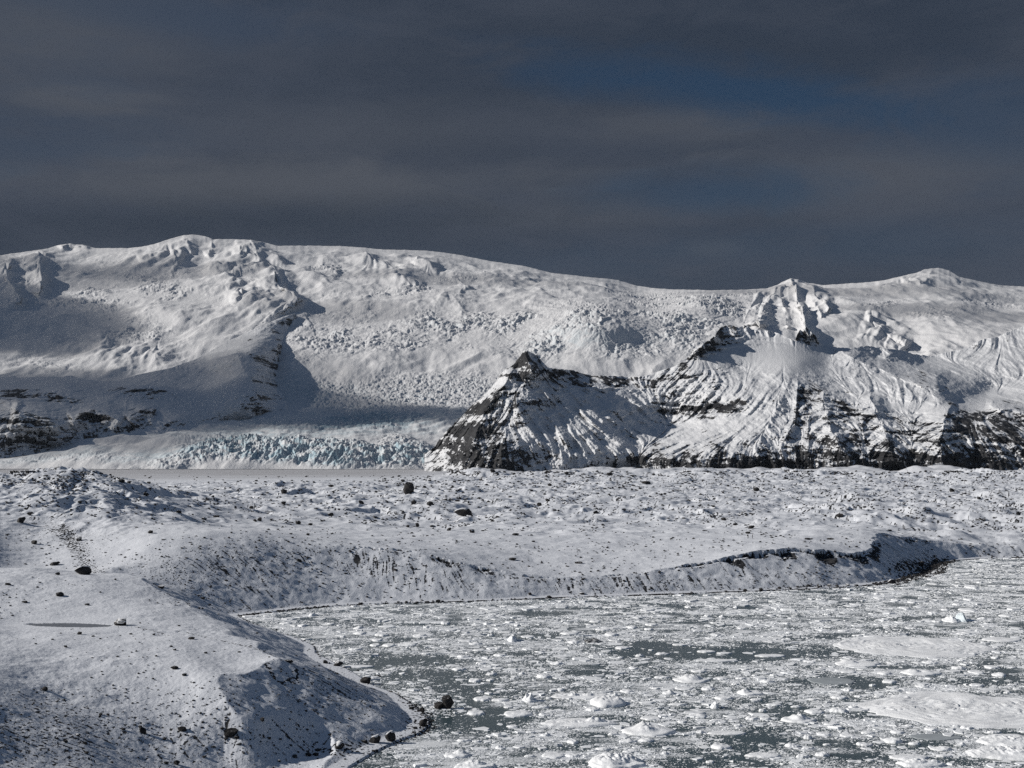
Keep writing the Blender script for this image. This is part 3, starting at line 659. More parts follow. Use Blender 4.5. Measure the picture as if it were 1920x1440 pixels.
def build_ground():
    s = np.arange(-0.395, 0.395, 0.00072)
    Yr = np.concatenate([np.arange(100, 158, 2.0), np.arange(158, 345, 0.34), np.arange(345, 660, 0.55), 660 * 1.0042 ** np.arange(0, 462)])
    S, Y = np.meshgrid(s, Yr); X = S * Y
    Z, plat, bank, d, ins, A = ground_height(X, Y, S)
    n, a, b = normals(X, Y, Z)
    px, py = pix(X, Y, Z)
    gx = -n[..., 0] / n[..., 2]; gy = -n[..., 1] / n[..., 2]
    sl = np.hypot(gx, gy)
    # debris streaks that follow the fall line of the banks
    Zb = blur(Z, 3); dZx = np.gradient(Zb, axis=1) / (np.gradient(X, axis=1)); dZy = np.gradient(Zb, axis=0) / np.gradient(Y, axis=0) - dZx * S
    l = np.hypot(dZx, dZy) + 1e-6; fx, fy = -dZx / l * .34, -dZy / l * .34
    di = (fx - S * fy) / Y / 0.00072; dj = fy / np.gradient(Yr)[:, None]
    st = lic(perlin(X / .9, Y / .9, 231) + .7 * RNG.standard_normal(X.shape), dj, di, 9)
    near = 1 - sstep(640, 700, Y)
    fr = sstep(420, 620, Y)
    spk = norm1(fbm(X / .55, Y / .9, 3, 233)) * (1 - fr) + norm1(fbm(X / 1.5, Y / 3.2, 3, 234)) * fr
    zone = norm1(fbm(X / 30, Y / 45, 3, 235)); st = norm1(st)
    slope = sstep(0.26, 0.46, sl) * near
    lee = np.clip(gx * 2.4, -.6, 1)
    moraine = sstep(560, 760, Y) * (1 - sstep(2300, 3200, Y)) * (1 - .92 * sstep(1500, 2100, Y) * (1 - sstep(-.1, -.02, S)))
    lh = np.exp(-((S + .31) / .09) ** 2) * sstep(430, 500, Y) * (1 - sstep(900, 1100, Y))
    frac = .004 + .012 * sstep(.8, 2, zone) + .10 * slope
    frac += (moraine + .8 * lh) * np.clip(.075 + .095 * zone + .13 * lee, .006, .38)
    for (x0, y0, rx, ry, k) in [(700, 1056, 70, 24, .26), (60, 1375, 150, 80, .22), (240, 1400, 150, 60, .12), (650, 1290, 110, 60, .20), (1430, 1085, 130, 22, .12), (420, 1080, 150, 60, .14), (1180, 1098, 190, 20, .22), (1690, 1040, 70, 26, .12), (480, 1385, 230, 36, .10), (300, 1075, 60, 30, .10),
                                (500, 1050, 120, 30, .10), (840, 1085, 80, 30, .18)]:
        frac += k * blob(px, py, x0, y0, rx, ry, 0, 4) * (.25 + .75 * sstep(.12, .3, sl))
    gsn = spk * (1 - .75 * slope) + st * .85 * slope
    rk = .5 + .22 * (gsn - ZQ(frac))
    rim = sstep(0.35, 1.0, A) * np.exp(-(np.maximum(plat - Z - A * .5, 0) / (.30 + .55 * A)) ** 2) * (plat - Z > .12) * (bank < plat + .4)
    rk += rim * (.55 + .5 * sstep(1.2, 2.2, A)) * sstep(-1.2 , -.2, st + .8 * sstep(1.2, 2.0, A))
    # waterline and shingle
    wl = np.exp(-(d / (.55 + .8 * sstep(-.1, .5, fbm(X / 18, Y / 18, 3, 239)))) ** 2)
    rk += wl * (.22 + .5 * (Y > 380)) * sstep(-.35, .3, fbm(X / 6, Y / 6, 3, 240))
    for (x0, y0, rx, ry, k) in [(1740, 1062, 60, 16, .5), (1560, 1104, 120, 6, .3), (790, 1355, 34, 24, .3), (640, 1405, 60, 12, .28), (600, 1140, 80, 6, .2)]:
        rk += k * blob(px, py, x0, y0, rx, ry, 0, 4) * (.35 + spk * 1.6)
    # the stony rib on the left and the little meltwater channel by the pond
    for pl, wd, zz in [([(112, 1019), (140, 1030), (165, 1044), (195, 1056), (222, 1066)], 2.6, 15.0), (STREAM, .5, 12.9), (STREAM2, .45, 12.3), ([(500, 1243), (516, 1252), (534, 1251), (550, 1245), (562, 1237)], .5, 10.8)]:
        q = [tuple(float(t) for t in at_height(x, y, zz)[:2]) for x, y in pl]
        dd, _, _ = polydist(X, Y, q); rk += .62 * np.exp(-(dd / wd) ** 2) * (.6 + .75 * spk)
    dirt = np.clip(.9 * sstep(1900, 2400, Y) * (1 - sstep(-.1, -.03, S)) * (.55 + .45 * sstep(-.2, .3, fbm(X / 300, Y / 50, 3, 241))) + .45 * sstep(2400, 3200, Y), 0, 1)
    rk = np.maximum(rk, .5 + .2 * (spk - ZQ(np.clip(.45 * sstep(3780, 3900, Y) * (S < -.02), .0005, .9))))
    far = sstep(2900, 3300, Y) * (S > -.06)
    rk += far * (.16 + .35 * fbm(X / 60, Y / 60, 3, 243))
    deep = ins & (d > 7.0)
    keep = ~(deep[:-1, :-1] & deep[1:, :-1] & deep[:-1, 1:] & deep[1:, 1:])
    o = grid_obj('ground', X, Y, Z, M_GROUND, {'rock': rk, 'ice': rk * 0, 'dirt': dirt}, keep)
    structure(o)
    return s, Yr, Z

GS, GY, GZ = build_ground()
_vis = None
def ground_at(px, py):
    """first point of the ground that a sight line meets"""
    sx, sz = ray(px, py)
    i = (np.asarray(sx) - GS[0]) / 0.00072
    i = int(np.clip(round(float(i)), 0, len(GS) - 1))
    col = GZ[:, i]; line = HC + float(sz) * GY
    hit = np.nonzero(col >= line)[0]
    if len(hit) == 0: return None
    k = hit[0]
    if k == 0: return None
    f = (line[k - 1] - col[k - 1]) / ((line[k - 1] - col[k - 1]) + (col[k] - line[k]) + 1e-9)
    Yh = GY[k - 1] + f * (GY[k] - GY[k - 1])
    return float(sx) * Yh, Yh, col[k - 1] + f * (col[k] - col[k - 1])
def gz(X, Y):
    j = np.interp(Y, GY, np.arange(len(GY))); i = (np.asarray(X) / Y - GS[0]) / 0.00072
    return bil(GZ, np.atleast_1d(j), np.atleast_1d(i))

# the ground under the far peaks and out to the horizon
M_FAR = terrain_mat('far_snowfield', 30.0, 0.2, (0.3, 4.0))
xs = np.linspace(-10500, 10500, 61); ys = np.linspace(3700, 16500, 42)
XX, YY = np.meshgrid(xs, ys)
o = grid_obj('terrain', XX, YY, np.full_like(XX, -8.0) + 3 * fbm(XX / 3000, YY / 3000, 2, 251), M_FAR, {'rock': XX * 0 - .3, 'ice': XX * 0}); structure(o)

# ---- pond
m, nt_, b_ = nodes_of('pond_ice'); N = NT(nt_); oc = N.obj()
N.L(N.mix(N.noise(oc, .5, 4), (0.10, 0.11, 0.125, 1), (0.17, 0.18, 0.20, 1)), b_.inputs['Base Color']); b_.inputs['Roughness'].default_value = .35
pp = [at_height(x, y, 13.0) for x, y in POND]
M_POND = m
cx = np.mean([p[0] for p in pp]); cy = np.mean([p[1] for p in pp])
ring = []
for k in range(len(pp)):
    p, q = pp[k], pp[(k + 1) % len(pp)]
    for t in (0, .25, .5, .75):
        ring.append((float(p[0] + t * (q[0] - p[0])), float(p[1] + t * (q[1] - p[1])) + .25 * math.sin(k * 2.1 + t * 9)))
V = [(float(cx), float(cy), 12.96)] + [(x, y, 12.96) for x, y in ring]
Fc = np.array([(0, 1 + k, 1 + (k + 1) % len(ring)) for k in range(len(ring))])
structure(mesh_np('pond', V, Fc, M_POND, False))

# ================================================================== lagoon
OPEN = [(1350, 1224, 220, 15, 1.0), (1240, 1222, 120, 14, .9), (1480, 1232, 130, 8, .8), (950, 1225, 60, 5, .7), (1020, 1150, 44, 4, .8), (1230, 1135, 70, 4, .7), (1400, 1395, 90, 20, .8), (1300, 1432, 90, 12, .7), (1640, 1283, 60, 9, .9), (1850, 1280, 110, 9, .8),
        (1700, 1160, 100, 4, .8), (1740, 1190, 50, 5, .6), (1450, 1367, 60, 6, .7), (1790, 1425, 90, 8, .8), (1890, 1378, 50, 6, .7), (1100, 1261, 40, 5, .6), (870, 1290, 100, 26, .72), (760, 1240, 130, 12, .75), (880, 1350, 120, 22, .8), (800, 1265, 90, 14, .7), (960, 1345, 60, 14, .5), (1560, 1275, 90, 8, .5), (700, 1230, 60, 8, .6),
        (1700, 1400, 110, 6, .6), (1060, 1275, 90, 5, .4), (960, 1310, 40, 8, .5), (1300, 1160, 100, 5, .4), (640, 1165, 90, 4, .4), (1600, 1340, 60, 8, .5), (1480, 1290, 50, 7, .4)]
def open_water(X, Y):
    px, py = pix(X, Y, np.zeros_like(X)); wx = px + 30 * fbm(X / 14, Y / 30, 3, 261); wy = py + 5 * fbm(X / 9, Y / 30, 3, 263)
    r = np.zeros_like(X)
    for (a, c, rx, ry, k) in OPEN: r = np.maximum(r, k * blob(wx, wy, a, c, rx, ry, 0, 4))
    lanes = fbm(X / 22, Y / 16, 4, 265)
    return np.clip(r * 1.1 + .55 * sstep(.22, .6, lanes), 0, 1), lanes

s = np.arange(-.41, .41, .0022); Yr = 110 * 1.0062 ** np.arange(0, 300)
S, Y = np.meshgrid(s, Yr); X = S * Y
dn, _, _ = polydist(X, Y, SHORE); ins = inside(X, Y, LAKE) | (dn < 9)
opn, _ = open_water(X, Y)
m, nt_, b_ = nodes_of('lagoon_water'); N = NT(nt_); oc = N.obj()
op = N.attr('open')
big = N.noise(N.scale(oc, (.055, .10, 1)), 1.0, 5, .62); fine = N.vor(oc, 1.7); fine2 = N.noise(oc, 2.6, 4, .7)
sl = N.math('ADD', N.math('MULTIPLY', N.math('SUBTRACT', big, .485), 2.6), N.math('MULTIPLY', N.math('SUBTRACT', fine2, .5), 1.9))
sl = N.math('SUBTRACT', sl, N.math('MULTIPLY', op, 1.1))
slush = N.rng(sl, .0, .20)
wc = N.mix(N.noise(oc, .07, 3), (0.030, 0.052, 0.058, 1), (0.055, 0.084, 0.090, 1))
N.L(N.mix(N.math('MULTIPLY', slush, .85), wc, (.76, .78, .80, 1)), b_.inputs['Base Color'])
N.L(N.rng(slush, 0, 1, .22, .8), b_.inputs['Roughness'])
h = N.math('ADD', N.math('MULTIPLY', slush, .6), N.math('MULTIPLY', N.noise(oc, 4.0, 3), .25))
N.L(N.bump(h, .5, .12), b_.inputs['Normal'])
keep = ins[:-1, :-1] | ins[1:, :-1] | ins[:-1, 1:] | ins[1:, 1:]
structure(grid_obj('water', X, Y, X * 0, m, {'open': opn}, keep))

def ice_mat(name, col=(.90, .915, .93, 1), grain=.35, strength=.7, dist=.12):
    m, nt_, b_ = nodes_of(name); N = NT(nt_); oc = N.obj()
    n1 = N.noise(oc, 1 / grain, 5, .65); n2 = N.noise(oc, .18, 2)
    N.L(N.mix(N.rng(n2, .3, .7), tuple(c * .86 for c in col[:3]) + (1,), col), b_.inputs['Base Color'])
    b_.inputs['Roughness'].default_value = .6; b_.inputs['Specular IOR Level'].default_value = .25
    N.L(N.bump(n1, strength, dist), b_.inputs['Normal'])
    return m
M_FLOE = ice_mat('floe_snow'); M_BRASH = ice_mat('brash_snow', (.86, .88, .90, 1), .2, .4, .04); M_BLUE = ice_mat('clear_blue_ice', (.64, .71, .75, 1), .3, .3, .05)

def chunks(cx, cy, r, hmul=1.0, seed=3):
    """many irregular ice pieces as arrays: a ring under the water and a smaller tilted top"""
    g = np.random.default_rng(seed); n = 5; m_ = len(cx)
    th = (np.arange(n)[None] + g.uniform(-.38, .38, (m_, n))) * (2 * np.pi / n) + g.uniform(0, 6, (m_, 1))
    rad = r[:, None] * g.uniform(.6, 1.25, (m_, n)); el = g.uniform(.5, 1.0, (m_, 1)); ro = g.uniform(0, np.pi, (m_, 1))
    ex, ey = rad * np.cos(th), rad * np.sin(th) * el
    ex, ey = ex * np.cos(ro) - ey * np.sin(ro), ex * np.sin(ro) + ey * np.cos(ro)
    h = hmul * (.015 + .075 * r ** .8) * g.lognormal(0, .6, m_)
    tilt = g.uniform(-.14, .14, (m_, 2)) * np.minimum(1, .5 / np.maximum(r, .2))[:, None]
    X0 = cx[:, None] + ex; Y0 = cy[:, None] + ey; k = g.uniform(.66, .97, (m_, n))
    V = np.empty((m_, 2 * n, 3))
    V[:, :n] = np.stack([X0, Y0, np.full_like(X0, -.1)], -1)
    V[:, n:] = np.stack([cx[:, None] + ex * k, cy[:, None] + ey * k, np.maximum(h[:, None] * g.uniform(.6, 1.3, (m_, n)) + ex * tilt[:, :1] + ey * tilt[:, 1:], .015)], -1)
    a = np.arange(n); b = (a + 1) % n
    q = np.stack([a, b, n + b, n + a], -1); t = (n + a)[None]
    base = (np.arange(m_) * 2 * n)[:, None, None]
    return V.reshape(-1, 3), (q[None] + base).reshape(-1, 4), (t[None] + base).reshape(-1, n)

g = np.random.default_rng(5)
nb = 760000
BY = np.exp(g.uniform(math.log(190), math.log(670), nb)); BX = g.uniform(-.385, .385, nb) * BY
dsh, _, _ = polydist(BX, BY, SHORE); ok = inside(BX, BY, LAKE) & (dsh > .3); BX, BY = BX[ok], BY[ok]
opn, lanes = open_water(BX, BY)
clus = fbm(BX / 11, BY / 13, 4, 271)
ok = g.random(len(BX)) < np.clip((.55 + 1.15 * clus) * (1 - opn) + .008, 0, 1)
BX, BY = BX[ok], BY[ok]
R = np.clip(.115 * (1 + g.pareto(2.1, len(BX))), .115, 1.6) * BY / 270
# flat pans, wind-packed into streaks
px_ = np.exp(g.uniform(math.log(195), math.log(640), 9000)); pX = g.uniform(-.385, .385, 9000) * px_
dsh, _, _ = polydist(pX, px_, SHORE); po, _ = open_water(pX, px_)
ok = inside(pX, px_, LAKE) & (dsh > 1.5) & (g.random(9000) < np.clip(.35 + 1.2 * fbm(pX / 26, px_ / 12, 3, 273) - .5 * po, .03, 1))
pX, px_ = pX[ok], px_[ok]
V2, Q2, T2 = chunks(pX, px_, np.clip(.5 * (1 + g.pareto(2.0, len(pX))), .5, 2.6) * px_ / 300, .5, 9)
V, Q, T = chunks(BX, BY, R, .58, 8)
Q = np.vstack([Q, Q2 + len(V)]); T = np.vstack([T, T2 + len(V)]); V = np.vstack([V, V2])
stuff(mesh_np('brash_ice', V, [Q, T], M_BRASH, False))
# ================================================================== boulders
def rock_mat(name, snow_lo, snow_hi):
    m, nt_, b_ = nodes_of(name); N = NT(nt_); oc = N.obj()
    geo = N.n('NewGeometry'); sp = N.n('SeparateXYZ'); N.L(geo.outputs['Normal'], sp.inputs[0])
    n1 = N.noise(oc, 2.2, 5, .65); n2 = N.noise(oc, .9, 3)
    up = N.math('ADD', sp.outputs[2], N.math('MULTIPLY', N.math('SUBTRACT', n1, .5), 1.1))
    N.L(N.mix(N.rng(up, snow_lo, snow_hi), N.mix(N.rng(n2, .35, .65), (.012, .012, .014, 1), (.040, .037, .036, 1)), SNOW), b_.inputs['Base Color'])
    b_.inputs['Roughness'].default_value = .75; b_.inputs['Specular IOR Level'].default_value = .2
    N.L(N.bump(N.noise(oc, 5.0, 5, .7), .6, .12), b_.inputs['Normal'])
    return m
M_ROCK = rock_mat('dark_basalt', .98, 1.12); M_ROCK_SNOWY = rock_mat('snow_dusted_basalt', .66, .84)
m, nt_, b_ = nodes_of('snow_cap'); N = NT(nt_); b_.inputs['Base Color'].default_value = SNOW; b_.inputs['Roughness'].default_value = .7
N.L(N.bump(N.noise(N.obj(), 4.0, 4), .4, .08), b_.inputs['Normal']); M_CAP = m

def ico(sub):
    bm = bmesh.new(); bmesh.ops.create_icosphere(bm, subdivisions=sub, radius=1.0)
    V = np.array([v.co for v in bm.verts]); Fc = np.array([[v.index for v in f.verts] for f in bm.faces]); bm.free()
    return V, Fc
ICO3 = ico(3); ICO2 = ico(2); ICO1 = ico(1)

def rock_shape(base, seed, facets=11, flat=1.0):
    g = np.random.default_rng(seed); V = base[0].copy()
    V *= 1.05
    for k in range(facets):
        n = g.normal(size=3); n /= np.linalg.norm(n); o = g.uniform(.52, .86)
        e = np.maximum(0, V @ n - o); V -= e[:, None] * n * .96
    V += .05 * np.stack([np.sin(V @ g.normal(size=3) * 4 + k) for k in range(3)], -1)
    V[:, 2] *= flat
    V /= np.abs(V).max(0)
    return V
PROTO = [rock_shape(ICO3, 400 + k, 9 + k % 5) for k in range(8)]
ROCK_ME = []
for k, V in enumerate(PROTO):
    for mt in (M_ROCK, M_ROCK_SNOWY):
        o = mesh_np('boulder', V, ICO3[1], mt, False); me = o.data; bpy.data.objects.remove(o); ROCK_ME.append(me)
CAP_ME = []
for V in PROTO:
    Fc = ICO3[1]; P = V[Fc]; nn = np.cross(P[:, 1] - P[:, 0], P[:, 2] - P[:, 0]); nn /= np.linalg.norm(nn, axis=1, keepdims=True)
    pick = nn[:, 2] > .62; q = Fc[pick]; used = np.unique(q); ren = np.full(len(V), -1); ren[used] = np.arange(len(used))
    # closed cap: raised shell over the upper facets
    cnt = {}
    for f in q:
        for a, b in ((0, 1), (1, 2), (2, 0)):
            e = (min(f[a], f[b]), max(f[a], f[b])); cnt.setdefault(e, []).append((f[a], f[b]))
    rim = [v[0] for v in cnt.values() if len(v) == 1]; rv = {i for e in rim for i in e}
    top = V[used].copy(); up = np.array([.035 if i in rv else .10 for i in used]); top[:, 2] += up
    low = V[used].copy(); low[:, 2] -= .02; n0 = len(used)
    tri = [ren[q], (ren[q] + n0)[:, ::-1]]; quads = np.array([(ren[b] , ren[a], ren[a] + n0, ren[b] + n0) for a, b in rim])
    o = mesh_np('snow_cap', np.vstack([top, low]), [np.vstack(tri), quads], M_CAP, True); CAP_ME.append(o.data); bpy.data.objects.remove(o)

placed = []
def put_boulder(px, py, wpx, hpx, label, group, snowy=0, k=None, sink=.18, tilt=0.0, rz=None, cap=False, z=None):
    """a boulder standing where the sight line through its foot meets the ground"""
    if z is None:
        hit = ground_at(px, py)
        if hit is None: return None
        X, Y, Z = hit
    else:
        X, Y, Z = (float(t) for t in at_height(px, py, z))
    sx = wpx / F * Y / 2; h = hpx / F * Y
    sz = h / 2 / (1 - sink)
    sy = sx * random.uniform(.7, 1.05)
    k = random.randrange(8) if k is None else k
    rz = random.uniform(-.5, .5) + random.choice((0, math.pi)) if rz is None else rz
    o = link(bpy.data.objects.new('boulder', ROCK_ME[2 * k + (1 if snowy else 0)]))
    o.location = (X, Y + sy * .6, Z + sz * (1 - 2 * sink)); o.scale = (sx, sy, sz); o.rotation_euler = (0, tilt, rz)
    tag(o, label, 'boulder', group)
    placed.append((px, py, wpx))
    if cap:
        c = link(bpy.data.objects.new('snow_cap', CAP_ME[k])); c.parent = o
    return o

GM = 'boulders strewn over the moraine plain'; GL = 'boulders on the left moraine hill'; GP = 'boulders on the near promontory'; GS_ = 'boulders along the waterline'
BOULDERS = [
 (765, 926, 24, 23, 'large black egg-shaped boulder standing tilted on the snowy moraine plain', GM, 0, 5, .1, .45, 0),
 (868, 968, 38, 17, 'wide wedge-shaped boulder with snow-covered sloping top on the moraine', GM, 1, 4, .2, 0, 1),
 (153, 1077, 31, 17, 'biggest dark boulder on the crest of the near promontory, snow lumps on top', GP, 1, 1, .2, 0, 1),
 (227, 1173, 31, 14, 'flat-topped snow-covered boulder at the right end of the frozen pond', GP, 1, 3, .2, 0, 1),
 (838, 1329, 26, 25, 'large rounded black boulder standing in the water off the promontory tip', GS_, 0, 5, .15, 0, 0),
 (822, 1329, 18, 15, 'smaller black boulder touching the left side of the one standing in water', GS_, 0, 6, .2, 0, 0),
 (635, 1405, 21, 14, 'white-capped black boulder alone on the lower snowy beach', GP, 1, 0, .2, 0, 1),
 (733, 1391, 22, 19, 'right-hand white-capped boulder of the pair at the near waterline', GS_, 1, 2, .2, 0, 1),
 (702, 1393, 24, 14, 'low snow-covered left-hand boulder of the pair at the near waterline', GS_, 1, 7, .25, 0, 1),
 (683, 1393, 13, 6, 'small bare rock just left of the snow-covered waterline pair', GS_, 0, 4, .2, 0, 0),
 (431, 1383, 28, 20, 'broad black boulder at the foot of the near slope with small rocks below', GP, 0, 6, .2, 0, 0),
 (443, 1386, 11, 7, 'small black rock touching the lower right of the broad black boulder', GP, 0, 1, .2, 0, 0),
 (424, 1387, 10, 5, 'small low rock in front of the broad black boulder', GP, 0, 3, .2, 0, 0),
 (686, 1281, 24, 12, 'smooth black loaf-shaped boulder above the shore on the tip slope', GP, 0, 5, .2, 0, 0),
 (709, 1278, 22, 12, 'dark jagged rock cluster right of the loaf-shaped boulder at the tip shore', GS_, 0, 1, .2, 0, 0),
 (633, 1249, 20, 10, 'pale snowy rock at the waterline behind the promontory tip', GS_, 1, 0, .2, 0, 0),
 (609, 1244, 12, 7, 'small dark rock at the waterline left of the pale snowy one', GS_, 0, 3, .2, 0, 0),
 (791, 1335, 11, 9, 'squarish black rock on the shingle near the promontory tip', GS_, 0, 2, .2, 0, 0),
 (772, 1330, 13, 5, 'low black rock left of the squarish one on the shingle', GS_, 0, 4, .2, 0, 0),
 (793, 1362, 20, 13, 'pointed black rock at the very tip of the promontory shore', GS_, 0, 7, .2, .3, 0),
 (778, 1367, 10, 5, 'flat dark rock just left of the pointed rock at the promontory tip', GS_, 0, 1, .2, 0, 0),
 (578, 1418, 13, 7, 'left rock of the close pair of black rocks on the lower beach', GP, 0, 0, .2, 0, 0),
 (592, 1417, 14, 6, 'right rock of the close pair of black rocks on the lower beach', GP, 0, 5, .2, 0, 0),
 (553, 1421, 14, 6, 'ragged dark rock left of the close pair on the lower beach', GP, 0, 3, .25, 0, 0),
 (595, 1409, 14, 5, 'low dark slab just above the close pair of rocks on the beach', GP, 0, 4, .25, 0, 0),
 (330, 1434, 13, 8, 'right one of two black stones at the bottom edge of the beach', GP, 0, 2, .2, 0, 0),
 (311, 1433, 10, 6, 'left one of two black stones at the bottom edge of the beach', GP, 0, 6, .2, 0, 0),
 (267, 1376, 16, 11, 'leaning dark rock midway down the streaked near slope', GP, 0, 7, .2, .3, 0),
 (340, 1371, 19, 9, 'long broken dark rock upslope of the broad black boulder', GP, 0, 1, .25, .2, 0),
 (491, 1353, 12, 8, 'dark knobbly rock right below the lit slope on the promontory', GP, 0, 3, .2, 0, 0),
 (84, 1296, 13, 9, 'lone dark rock at the top of the streaked lower-left slope', GP, 0, 0, .2, .3, 0),
 (326, 1255, 17, 7, 'dark rock on the brow of the promontory above the lit slope', GP, 0, 4, .25, 0, 0),
 (345, 1267, 10, 5, 'small dark rock just below the one on the promontory brow', GP, 0, 6, .25, 0, 0),
 (540, 1242, 20, 5, 'long flat dark stone lying on the scarp edge at the promontory tip', GP, 0, 4, .25, 0, 0),
 (110, 1118, 16, 8, 'medium dark rock with long shadow on the promontory left of centre slope', GP, 0, 5, .2, 0, 0),
 (108, 1078, 10, 5, 'small dark rock left of the biggest crest boulder', GP, 0, 2, .2, 0, 0),
 (101, 1060, 20, 7, 'low dark rock row on the skyline of the near promontory', GP, 0, 7, .25, 0, 0),
 (13, 1097, 14, 5, 'low dark rock near the left edge of the promontory crest', GP, 0, 3, .25, 0, 0),
 (45, 1130, 12, 4, 'flat dark stone on the left side of the promontory above the pond', GP, 0, 1, .3, 0, 0),
 (301, 1103, 13, 7, 'small dark rock on the shaded right shoulder of the promontory', GP, 1, 6, .2, 0, 0),
 (380, 1123, 11, 4, 'tiny dark rock on the right ridge of the promontory above the inlet', GP, 0, 0, .2, 0, 0),
 (149, 1190, 10, 6, 'small dark rock on the snow just below the frozen pond', GP, 0, 5, .2, 0, 0),
 (358, 1199, 14, 5, 'curved dark stone beside the meltwater channel', GP, 0, 4, .3, 0, 0),
 (148, 1014, 13, 9, 'squarish dark boulder on the shoulder of the left moraine hill', GL, 1, 3, .15, 0, 0),
 (63, 1020, 13, 8, 'dark boulder left of the squarish one low on the left hill', GL, 0, 1, .2, 0, 0),
 (38, 980, 17, 11, 'dark pointed rock heap on the left moraine hill near the frame edge', GL, 0, 7, .2, 0, 0),
 (55, 966, 11, 6, 'rounded dark rock above the pointed heap on the left hill', GL, 0, 2, .2, 0, 0),
 (149, 943, 9, 5, 'small dark rock in the middle of the left moraine hill', GL, 0, 6, .2, 0, 0),
 (282, 1000, 11, 6, 'lone dark rock low on the right side of the left moraine hill', GL, 0, 5, .2, 0, 0),
 (228, 905, 15, 7, 'larger black rock of two on the skyline ridge of the left hill', GL, 0, 0, .2, 0, 0),
 (242, 906, 10, 5, 'smaller black rock right of its larger neighbour on the skyline ridge', GL, 0, 4, .2, 0, 0),
 (272, 929, 14, 7, 'dark rock with a snow top hanging on the right flank of the left hill', GL, 1, 3, .2, 0, 0),
 (334, 962, 11, 6, 'pale snow-capped rock at the right foot of the left hill', GL, 1, 1, .2, 0, 0),
 (382, 975, 12, 5, 'low snow-topped rock on the flat right of the left hill', GM, 1, 2, .2, 0, 0),
 (405, 970, 13, 5, 'dark flat rock right of the low snow-topped rock by the left hill', GM, 0, 6, .2, 0, 0),
 (487, 977, 11, 8, 'upright dark block on the snow flat left of the lone round boulder', GM, 0, 3, .15, 0, 0),
 (478, 978, 8, 5, 'small dark rock touching the left of the upright block', GM, 0, 0, .2, 0, 0),
 (558, 983, 12, 7, 'rounded black boulder on the snow flat above the left bluff', GM, 0, 5, .2, 0, 0),
 (582, 985, 9, 5, 'smaller black rock right of the rounded boulder above the left bluff', GM, 0, 1, .2, 0, 0),
 (620, 968, 13, 7, 'black boulder with a white spot on its face, in a patch of rubble', GM, 1, 2, .15, 0, 0),
 (704, 972, 10, 5, 'small snow-topped pyramid rock left of the wedge-shaped boulder', GM, 1, 7, .2, 0, 0),
 (782, 988, 9, 8, 'round black boulder among small stones below the wedge-shaped boulder', GM, 0, 5, .15, 0, 0),
 (765, 989, 8, 5, 'small dark rock left of the round black boulder', GM, 0, 0, .2, 0, 0),
 (842, 995, 9, 6, 'dark pyramid rock between the round boulder and the two-tone rock', GM, 0, 7, .2, 0, 0),
 (885, 999, 12, 8, 'two-tone rock, white on its left and black on its right', GM, 1, 6, .15, 0, 0),
 (967, 1004, 15, 5, 'long low black rock right of the two-tone rock', GM, 0, 4, .25, 0, 0),
 (776, 946, 11, 9, 'left and taller of two black boulders below the egg-shaped one', GM, 0, 1, .15, 0, 0),
 (807, 947, 15, 8, 'wider right one of two black boulders below the egg-shaped one', GM, 0, 3, .2, 0, 0),
 (677, 945, 11, 7, 'black pointed boulder in the rock row left of the egg-shaped one', GM, 0, 7, .2, 0, 0),
 (531, 946, 10, 6, 'black tilted boulder below the two pointed hummocks', GM, 0, 2, .2, .3, 0),
 (532, 925, 13, 9, 'black boulder on the side of the pointed hummocks near the glacier', GM, 0, 6, .2, 0, 0),
 (471, 954, 9, 6, 'small black boulder left of the tilted one below the pointed hummocks', GM, 0, 5, .2, 0, 0),
 (620, 913, 13, 5, 'flat black rock on the hummocks below the glacier front', GM, 0, 4, .2, 0, 0),
 (924, 886, 11, 7, 'black pyramid rock on the far edge of the moraine below the peak', GM, 0, 7, .15, 0, 0),
 (1062, 889, 10, 5, 'black rock on the far edge of the moraine below the cirque', GM, 0, 0, .2, 0, 0),
 (1142, 892, 15, 7, 'wide black rock on the far moraine below the front spur', GM, 0, 3, .2, 0, 0),
 (1211, 907, 20, 6, 'long black rock pile on the moraine below the front spur', GM, 0, 4, .25, 0, 0),
 (1011, 949, 10, 8, 'white-faced rock in a hollow at the centre of the moraine', GM, 1, 1, .2, 0, 0),
 (1117, 963, 11, 6, 'pale brown-grey rock alone on the central moraine flat', GM, 1, 2, .2, 0, 0),
 (1040, 958, 9, 4, 'small flat dark rock left of the pale rock on the moraine flat', GM, 0, 6, .2, 0, 0),
 (1418, 921, 14, 8, 'large round black boulder on the moraine below the dark cliffs', GM, 0, 5, .15, 0, 0),
 (1577, 970, 17, 8, 'black box-shaped boulder on the moraine right of the walkers', GM, 0, 3, .1, 0, 0),
 (1358, 976, 12, 6, 'oval black boulder up and left of the two walkers', GM, 0, 0, .2, 0, 0),
 (1409, 991, 13, 6, 'triangular dark rock farther of two just above the walkers', GM, 0, 7, .25, 0, 0),
 (1403, 1001, 12, 5, 'low dark rock directly behind the two walkers', GM, 0, 4, .25, 0, 0),
 (1379, 985, 9, 5, 'small dark rock up and left of the triangular rock by the walkers', GM, 0, 1, .25, 0, 0),
 (1910, 966, 9, 7, 'round dark boulder near the right edge of the moraine', GM, 0, 2, .2, 0, 0),
 (1786, 922, 10, 7, 'dark pyramid rock on the low rise at the far right', GM, 0, 7, .2, 0, 0),
 (1836, 936, 9, 5, 'dark rock down right of the pyramid on the far right rise', GM, 0, 5, .2, 0, 0),
 (1516, 1012, 16, 4, 'flat dark slab on the plateau behind the long black scarp', GM, 0, 4, .3, 0, 0),
 (1558, 1012, 14, 4, 'second flat slab right of the first behind the long black scarp', GM, 0, 1, .3, 0, 0),
 (961, 1051, 16, 6, 'dark slab on the plateau just above the central low bluff', GM, 0, 4, .25, 0, 0),
